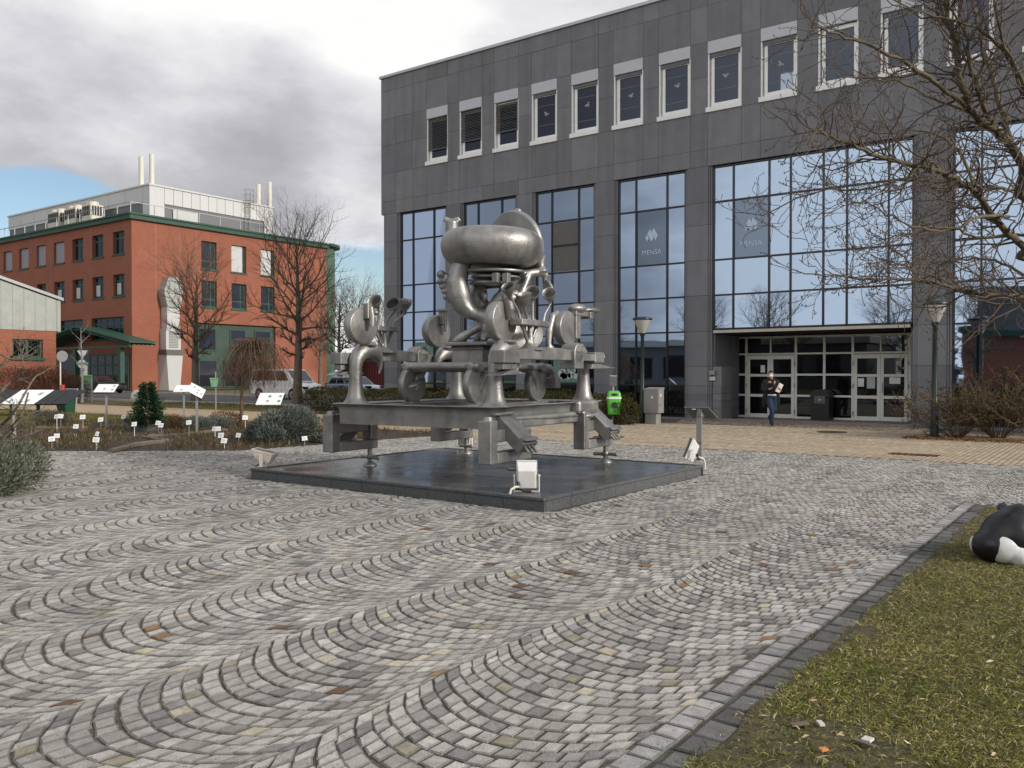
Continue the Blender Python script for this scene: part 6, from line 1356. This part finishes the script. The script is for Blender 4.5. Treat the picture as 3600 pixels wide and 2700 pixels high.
for Pl, r0 in LIMBS:
    Q = smooth_path(Pl); Q[2:] += rng.normal(size=Q[2:].shape)*.008; r0 = r0*.62; R_ = r0*(1-.78*np.linspace(0, 1, len(Q))**.9); limbs.append((Q, R_))
    tot = np.linalg.norm(np.diff(Q, axis=0), axis=1).sum(); nk = int(tot*8)
    for k in range(nk):
        u = .22+.78*(k+rng.uniform(0, 1))/nk; i = min(int(u*(len(Q)-1)), len(Q)-2); dd = Q[i+1]-Q[i]; dd /= np.linalg.norm(dd)+1e-9
        s = np.cross(dd, rng.normal(size=3)); s /= np.linalg.norm(s)+1e-9; a = rng.uniform(.6, 1.15)
        branch(out, Q[i], dd*math.cos(a)+s*math.sin(a), rng.uniform(.35, 1.05)*(1.1-.35*u), min(.011, R_[i]*.5), 2, 3, rng, .07, .30, 4, .85, .42, .4, 7, .2, tips)
    branch(out, Q[-1], Q[-1]-Q[-2], .5, R_[-1], 2, 3, rng, .08, .28, 4, .8, .45, .4, 7, .2, tips)
tubes_np('trunk', limbs, 'barkm', bt, 9); tubes_np('twigs', [(P, np.maximum(R2, .0027)) for l, P, R2 in out], 'twig', bt, 4)
bv = np.array([(0, 0, -1), (.45, 0, 0), (0, .45, 0), (-.45, 0, 0), (0, -.45, 0), (0, 0, 1.3)]); bf = np.array([(0, 2, 1), (0, 3, 2), (0, 4, 3), (0, 1, 4), (5, 1, 2), (5, 2, 3), (5, 3, 4), (5, 4, 1)])
allt = [q[0] for q in tips]+[P[j] for l, P, R2 in out[::3] for j in (3,)]
Vb = np.concatenate([np.array(q)+bv*rng.uniform(.008, .0125)*np.array([1, 1, 1.3]) for q in allt])-np.array(WL[bt.name]); Fb = np.concatenate([bf+6*i for i in range(len(allt))]); npmesh('buds', Vb, Fb, 'bud', bt)
# conifer-like evergreen in a tub
def blob_pts(c, r, n, shell=.55):
    u = unit(n); rr2 = (shell+(1-shell)*RNG.uniform(0, 1, n)**.6)[:, None]; return np.array(c)+u*rr2*np.array(r), u
p = at(520, 1512, d=24.5); t = thing('evergreen_shrub', 'dark green cone shaped evergreen among the plant labels', 'shrub', (p.x, p.y, 0)); P = []; Dv = []
for k in range(16):
    z = .18+k*.075; rr2 = (.36*(1-k/17)**.6+.03)*RNG.uniform(.85, 1.12); n = int(60+800*rr2); az = RNG.uniform(0, 2*PI, n); q = rr2*RNG.uniform(.35, 1.2, n)*(1+.16*np.sin(az*3+k*1.9)); P.append(np.stack([p.x+q*np.cos(az), p.y+q*np.sin(az), z+RNG.normal(size=n)*.04], 1)); Dv.append(np.stack([np.cos(az), np.sin(az), RNG.uniform(-.1, 1.0, n)], 1))
leaves('foliage', np.concatenate(P), np.concatenate(Dv), .085, .035, [(.012, .038, .014), (.02, .055, .02), (.03, .075, .03)], t); tubes_np('stem', [(np.array([(p.x, p.y, 0), (p.x, p.y, 1.2)]), np.array([.03, .01]))], 'twig', t, 5)
mb = MB(); mb.lathe([(.24, 0), (.28, .2)], (p.x, p.y, 0), n=14); mb.build('tub', 'sign', t)
# mounded shrubs: many upright sprigs covering several lobes
def mound(name, label, cat, lobes, n, ln, wd, tones, up=.8, stems='twig', group=None, m='leafa'):
    c0 = lobes[0][0]; t = thing(name, label, cat, (c0[0], c0[1], 0), 0, group); P = []; Dv = []; st = []
    tot = sum(l[1][0]*l[1][1] for l in lobes)
    for c, r_ in lobes:
        k = int(n*r_[0]*r_[1]/tot); q, u = blob_pts(c, r_, k, .5); q = q+RNG.normal(size=q.shape)*.02; ok = q[:, 2] > .01; P.append(q[ok]); d = u[ok]+np.array([0, 0, up])+RNG.normal(size=(ok.sum(), 3))*.35; Dv.append(d)
        for i in range(14): e = q[RNG.integers(0, k)]; st.append((np.array([(c[0], c[1], .0), (c[0]+(e[0]-c[0])*.4, c[1]+(e[1]-c[1])*.4, max(.05, e[2]*.45)), e]), np.array([.02, .012, .004])))
    leaves('foliage', np.concatenate(P), np.concatenate(Dv), ln, wd, tones, t, m); tubes_np('stems', st, stems, t, 4); return t
lav = [(.085, .105, .088), (.12, .145, .125), (.055, .075, .062), (.17, .19, .17)]
p = at(935, 1560, z=0); q = at(1030, 1555, z=0)
mound('lavender_bush', 'large silvery grey lavender bush below the board with four pictures', 'shrub', [((p.x, p.y+.25, .32), (.55, .5, .42)), ((q.x-.1, q.y+.2, .38), (.52, .5, .48)), ((p.x+.35, p.y+.6, .42), (.5, .5, .42)), ((p.x-.3, p.y+.1, .18), (.4, .36, .26)), ((p.x+.25, p.y-.1, .18), (.42, .34, .25))], 17000, .085, .018, lav)
p = at(-62, 1752, z=0)
mound('lavender_bush', 'grey green lavender bush on the cobbles cut by the picture edge', 'shrub', [((p.x-.1, p.y+.1, .30), (.50, .5, .40)), ((p.x-.75, p.y-.35, .30), (.55, .5, .42)), ((p.x-.35, p.y+.5, .36), (.5, .5, .38)), ((p.x+.05, p.y-.1, .18), (.36, .33, .26))], 15000, .065, .015, [(.10, .115, .075), (.15, .165, .115), (.065, .08, .05), (.19, .20, .15)])
for px, py, r_, h_, lab, tn in ((175, 1494, .62, .42, 'low grey brown heather mound in front of the dark green bin', [(.08, .07, .06), (.12, .11, .095), (.05, .045, .04)]), (690, 1513, .42, .36, 'small silvery shrub around the post of the sloping board', lav), (755, 1508, .45, .32, 'small pale shrub behind the two adjoining labels', lav), (600, 1505, .5, .35, 'brown dry perennial clump beside the conifer', [(.10, .06, .03), (.16, .10, .05), (.06, .05, .025)]), (790, 1500, .6, .42, 'rust coloured dry perennials beneath the weeping tree', [(.13, .07, .03), (.18, .11, .05), (.08, .06, .03)]), (1135, 1530, .5, .4, 'dry russet stalks between lavender and sculpture', [(.13, .075, .035), (.17, .12, .06), (.07, .07, .03)]), (1150, 1556, .32, .16, 'low silvery plant at the bed edge beside the sculpture', lav)):
    p = at(px, py, z=0); mound('garden_plant', lab, 'plant', [((p.x, p.y, h_*.4), (r_, r_*.8, h_*.75)), ((p.x+r_*.5, p.y+.2, h_*.3), (r_*.7, r_*.6, h_*.6))], 2600, .07, .016, tn, 1.3)
p = at(160, 1425, d=50); rb = [((p.x, p.y, .75), (2.1, 1.8, 1.25)), ((p.x-1.9, p.y-.8, .8), (1.8, 1.6, 1.2)), ((p.x+1.3, p.y+.5, .6), (1.4, 1.3, 1.0))]
mound('clipped_shrub', 'big rounded brown leafless shrub in front of the brick annex', 'shrub', rb, 16000, .20, .022, [(.075, .036, .022), (.11, .055, .035), (.05, .026, .018)], .5, 'twigb')
# hedges by the grey building
def hedge(name, label, x0, x1, y0, y1, h, n, tones, ln=.075, wd=.03):
    t = thing(name, label, 'hedge', ((x0+x1)/2, (y0+y1)/2, 0)); P = np.stack([RNG.uniform(x0, x1, n), RNG.uniform(y0, y1, n), np.zeros(n)], 1)
    top = h*(1+.10*np.sin(P[:, 0]*1.7)+.07*np.sin(P[:, 0]*4.1+1)+.06*np.sin(P[:, 1]*5)); e = np.minimum(1, np.minimum(P[:, 1]-y0+.12, y1-P[:, 1]+.12)*2.2); k = RNG.uniform(0, 1, n)
    P[:, 2] = np.where(k < .55, top*e-RNG.exponential(.06, n), RNG.uniform(.04, 1, n)*top*e); P[:, 2] = np.maximum(P[:, 2], .02); f = k > .55; P[f, 1] = np.where(RNG.uniform(size=f.sum()) < .7, y0-RNG.normal(size=f.sum())*.06+.1*(1-P[f, 2]/h), P[f, 1])
    leaves('foliage', P, RNG.normal(size=(n, 3))*.7+np.array([0, -.35, .75]), ln, wd, tones, t); st = []
    for i in range(int((x1-x0)*14)): x, y = RNG.uniform(x0, x1), RNG.uniform(y0+.1, y1-.1); st.append((np.array([(x, y, 0), (x+RNG.normal()*.1, y+RNG.normal()*.1, h*.5), (x+RNG.normal()*.2, y+RNG.normal()*.15, h*RNG.uniform(.8, 1.12))]), np.array([.012, .008, .003])))
    tubes_np('stems', st, 'twigb', t, 3); return t
hg = [(.035, .042, .012), (.055, .06, .018), (.085, .08, .025), (.02, .026, .01), (.11, .075, .03)]
hedge('hedge', 'long low olive hedge along the glass front behind the sculpture', -29.5, -14.2, 24.7, 27.1, .88, 42000, hg)
sheet('hedge_soil', [(-30, 24.2), (-13.6, 24.2), (-13.6, 27.85), (-30, 27.85)], .006, 'soil')
p = at(2200, 1480, d=27.2); mound('shrub', 'small olive shrub beside the bright green bin', 'shrub', [((p.x-.1, p.y+.3, .40), (.42, .40, .42)), ((p.x-.6, p.y+.35, .42), (.45, .4, .42))], 3600, .07, .03, hg[:4], .6, 'twigb')
# twiggy shrubs right of the entrance
def twiggy(px, py, d, w, h, seed, label, n=60, leaf=True):
    p = at(px, py, d=d); t = thing('twiggy_shrub', label, 'shrub', (p.x, p.y, 0)); rng = np.random.default_rng(seed); out = []; tips = []
    for k in range(n):
        az = rng.uniform(0, 2*PI); el = rng.uniform(.35, 1.45); q = np.array([p.x+math.cos(az)*.12, p.y+math.sin(az)*.12, 0.]); L2 = h*rng.uniform(.8, 1.15)/max(.55, math.sin(el))*.95
        branch(out, q, (math.cos(az)*math.cos(el)*w/h, math.sin(az)*math.cos(el)*w/h, math.sin(el)), L2, .011, 1, 3, rng, .04, .13, 5, .6, .38, .3, 7, .3, tips)
    tubes_np('stems', [(P, np.maximum(R2, .0035)) for l, P, R2 in out], 'twigb', t, 3)
    if leaf:
        P = np.array([q for l, PP, R2 in out if l > 1 for q in PP[1::2]]); leaves('foliage', P, RNG.normal(size=P.shape)+np.array([0, 0, .4]), .06, .034, [(.06, .065, .02), (.09, .07, .03), (.12, .07, .035), (.05, .06, .022)], t)
twiggy(3365, 1532, 22.0, .95, .98, 3, 'reddish twiggy shrub with sparse leaves next to the street lamp', 46)
twiggy(3510, 1537, 22.0, 1.1, 1.12, 4, 'wide reddish twiggy shrub at the picture edge under the glass bay', 54)
twiggy(3700, 1545, 21.0, 1.05, 1.08, 5, 'twiggy shrub continuing beyond the last glass bay', 46)
mound_n = at(3450, 1548, z=0); n = 2600
lf = np.stack([RNG.uniform(-4.9, 1.0, n), RNG.normal(size=n)*.26+23.75, np.full(n, .012)], 1); o = leaves('leaf_litter', lf, np.concatenate([RNG.normal(size=(n, 2)), RNG.uniform(0, .25, (n, 1))], 1), .06, .04, [(.20, .09, .035), (.26, .13, .05), (.13, .07, .035), (.3, .2, .1)], None); o['kind'] = 'stuff'
# bare shrub in the left corner
p = at(-20, 1640, d=12.5); t = thing('bare_shrub', 'bare branching shrub reaching in over the lavender at the picture edge', 'shrub', (p.x, p.y, 0)); rng = np.random.default_rng(41); out = []; tips = []
for P2, r0 in (([(-60, 1650), (20, 1545), (50, 1500), (75, 1465), (100, 1380)], .035), ([(-50, 1530), (20, 1480), (60, 1430), (120, 1330), (150, 1312)], .026), ([(-40, 1460), (10, 1370), (40, 1345), (75, 1318), (90, 1300)], .022), ([(20, 1545), (70, 1540), (120, 1520), (165, 1500)], .014), ([(-30, 1300), (0, 1290), (40, 1255), (70, 1215), (85, 1150)], .02), ([(75, 1318), (80, 1280), (78, 1230)], .012), ([(0, 1245), (40, 1262), (90, 1258), (130, 1240)], .014), ([(40, 1500), (70, 1470), (105, 1475)], .012)):
    Q = smooth_path([at(x, y, d=12.2+rng.uniform(-.5, .5)) for x, y in P2], 4); R_ = r0*np.linspace(1, .3, len(Q)); out.append((1, Q, R_))
    for k in range(7): i = rng.integers(2, len(Q)-1); dd = Q[i]-Q[i-1]; branch(out, Q[i], dd/np.linalg.norm(dd)+rng.normal(size=3)*.7, rng.uniform(.12, .45), .008, 2, 3, rng, .05, .2, 2, .7, .5, .4, 5, .3, tips)
tubes_np('branches', [(P2, np.maximum(R2, .003)) for l, P2, R2 in out], 'bark', t, 6)
# dry herbaceous cover of the bed, verge grass, moss
n = 24000; X_ = RNG.uniform(-29, -15.3, n); Y_ = RNG.uniform(7.5, 18.0, n)
ok = ((Y_ > 11.35) | (X_ < -15.5-(11.35-Y_)*1.29)); X_, Y_ = X_[ok], Y_[ok]; pat = np.array([mnoise.noise((x*.6, y*.6, 3)) for x, y in zip(X_, Y_)]); ok = pat > -.12; X_, Y_, pat = X_[ok], Y_[ok], pat[ok]; n = len(X_)
o = leaves('bed_undergrowth', np.stack([X_, Y_, np.full(n, .005)], 1), np.concatenate([RNG.normal(size=(n, 2))*.55, np.ones((n, 1))], 1), .15, .014, [(.09, .055, .03), (.06, .06, .022), (.13, .08, .04), (.05, .035, .02), (.05, .055, .02), (.20, .15, .08)], None); o['kind'] = 'stuff'
n = 15000; X_ = RNG.uniform(-44, -16, n); Y_ = RNG.uniform(23.5, 28.3, n); X2 = RNG.uniform(-40, -27, 9000); Y2 = RNG.uniform(13.5, 18, 9000)
Pg = np.stack([np.concatenate([X_, X2]), np.concatenate([Y_, Y2]), np.full(n+9000, -.02)], 1); Pg = Pg[~((Pg[:, 0] > -30.2) & (Pg[:, 1] > 24))]
o = leaves('verge_grass', Pg, np.concatenate([RNG.normal(size=(len(Pg), 2))*.5, np.ones((len(Pg), 1))], 1), .12, .02, [(.08, .095, .025), (.12, .12, .04), (.17, .13, .055)], None); o['kind'] = 'stuff'
# lawn
def lawn_blades(n, ymax, ln, wd):
    dist = RNG.uniform(0, 1, n)**1.7; Y_ = 2.2+dist*(ymax-2.2); X_ = -1.55+RNG.uniform(0, 1, n)**1.0*np.maximum(1.2, (Y_*.62+1.1)); ok = Y_ < 12.05; X_, Y_ = X_[ok], Y_[ok]
    edge = np.clip((X_+1.54)*7-.2+.4*np.sin(Y_*3.1)*np.sin(Y_*1.3+1), 0, 1); nz = np.array([mnoise.noise((x*1.3, y*1.3, 0))+.5*mnoise.noise((x*4, y*4, 2)) for x, y in zip(X_, Y_)])
    keep = (nz > -.62)&(RNG.uniform(size=len(X_)) < .06+.94*edge); dirt = ((X_-(-1.1))**2/.22+(Y_-3.7)**2/.22 < 1)&(RNG.uniform(size=len(X_)) < .82); keep &= ~dirt; X_, Y_, nz = X_[keep], Y_[keep], nz[keep]; n = len(X_)
    base = np.stack([X_, Y_, np.full(n, .003)], 1); d = np.concatenate([RNG.normal(size=(n, 2))*1.15, np.full((n, 1), .75)], 1)
    f = np.clip(.5+nz*.9+RNG.normal(size=n)*.28, 0, 1)[:, None]; tn = np.array((.14, .165, .03))*f+np.array((.30, .26, .09))*(1-f); dry = RNG.uniform(size=n) < .10; tn[dry] = (.46, .39, .22)
    s = np.cross(d, unit(n)); s /= np.linalg.norm(s, axis=1)[:, None]; d /= np.linalg.norm(d, axis=1)[:, None]; l = (ln*RNG.uniform(.5, 1.4, n))[:, None]; w = wd*RNG.uniform(.7, 1.3, n)[:, None]
    m_ = base+d*l*.6; tip = base+d*l+np.stack([d[:, 0]*.3, d[:, 1]*.3, -np.abs(RNG.normal(size=n))*.4], 1)*l
    V = np.stack([base-s*w*.5, base+s*w*.5, m_+s*w*.4, tip, m_-s*w*.4], 1).reshape(-1, 3); F = np.arange(5*n).reshape(-1, 5)
    o = npmesh('grass', V, F, 'blade', None, tn*RNG.uniform(.75, 1.25, (n, 1))); o['kind'] = 'stuff'
lawn_blades(270000, 12.1, .036, .0042)
# twigs, chips and dead leaves lying on the lawn
n = 420; Y_ = 2.6+RNG.uniform(0, 1, n)**1.5*8; X_ = -1.45+RNG.uniform(0, 1, n)*(Y_*.6+.6); o = leaves('lawn_litter', np.stack([X_, Y_, np.full(n, .022)], 1), np.concatenate([RNG.normal(size=(n, 2)), RNG.uniform(-.1, .2, (n, 1))], 1), .05, .014, [(.42, .33, .2), (.5, .45, .36), (.3, .17, .09), (.14, .09, .06)], None); o['kind'] = 'stuff'
for i, (px, py, lab, col) in enumerate(((3050, 2600, 'square pale wood chip on the lawn in the bare patch', 'orange'), (2895, 2635, 'reddish wood chip lying on bare soil at the lawn edge', 'orange'), (2810, 2545, 'long thin wood splinter on the lawn', 'wood'), (2885, 2543, 'short pale wood stick above the bare patch', 'paper'), (3035, 2612, 'long flat splinter beside the square chip', 'wood'))):
    p = at(px, py, z=.02); t = thing('wood_chip', lab, 'wood chip', p, random.uniform(0, 3)); s = (.05, .035, .09, .05, .10)[i]; MB().box(-s/2, s/2, -.012 if i else -.02, .012 if i else .02, -.004, .006).build('chip', 'rock' if i in (0, 3) else col, t, world=False)
# weeds in the joints by the kerb
n = 900; Y_ = RNG.uniform(3, 11, n); o = leaves('joint_moss', np.stack([-1.652+RNG.normal(size=n)*.012, Y_, np.full(n, -.012)], 1)[np.array([mnoise.noise((0, y*1.6, 9)) > .05 for y in Y_])], np.concatenate([RNG.normal(size=(n, 2)), np.full((n, 1), .6)], 1)[:sum(mnoise.noise((0, y*1.6, 9)) > .05 for y in Y_)], .025, .008, [(.08, .09, .025), (.12, .11, .04)], None); o['kind'] = 'stuff'

# ================================================================ WHAT THE GLASS REFLECTS (behind the camera)
bh = thing('brick_hall', 'red brick hall with grey upper storey and green eaves, reflected in the last glass bay', 'building', (8, -26, 0))
MB().box(-12, 30, -40, -26, 0, 5.2).build('brick_wall', 'brick', bh); MB().box(-12.3, 30.3, -40.3, -25.7, 5.2, 5.7).build('eaves', 'green', bh); MB().box(-11, 28, -39, -27, 5.7, 8.8).build('upper_storey', 'pang', bh)
ph_ = thing('pale_hall', 'long pale flat roofed hall reflected low in the glass front', 'building', (-60, -30, 0)); MB().box(-85, -24, -52, -38, 0, 5.0).build('wall', 'pang', ph_); MB().box(-85.4, -23.6, -52.4, -37.6, 5.0, 5.7).build('roof_edge', 'rollerw', ph_)
f = MB()
for k in range(14): f.box(-84+k*4.2, -81.4+k*4.2, -37.99, -37.9, 1.2, 3.8)
f.build('window_band', 'gdk', ph_)
bare = [o for o in COL.objects if o.name.startswith('bare_tree') and o.parent is None]
src = bare[0]
for i, (x, y) in enumerate(((-24, -13), (-33, -19), (-45, -22), (-17, -22), (-58, -20), (-10, -19))):
    o = dup(src, (x, y, 0), i*1.3, 'bare tree behind the viewer, mirrored in the glass front'); o['group'] = 'trees mirrored in the glass front'; o.scale = (1, 1, .8+.08*(i % 3))
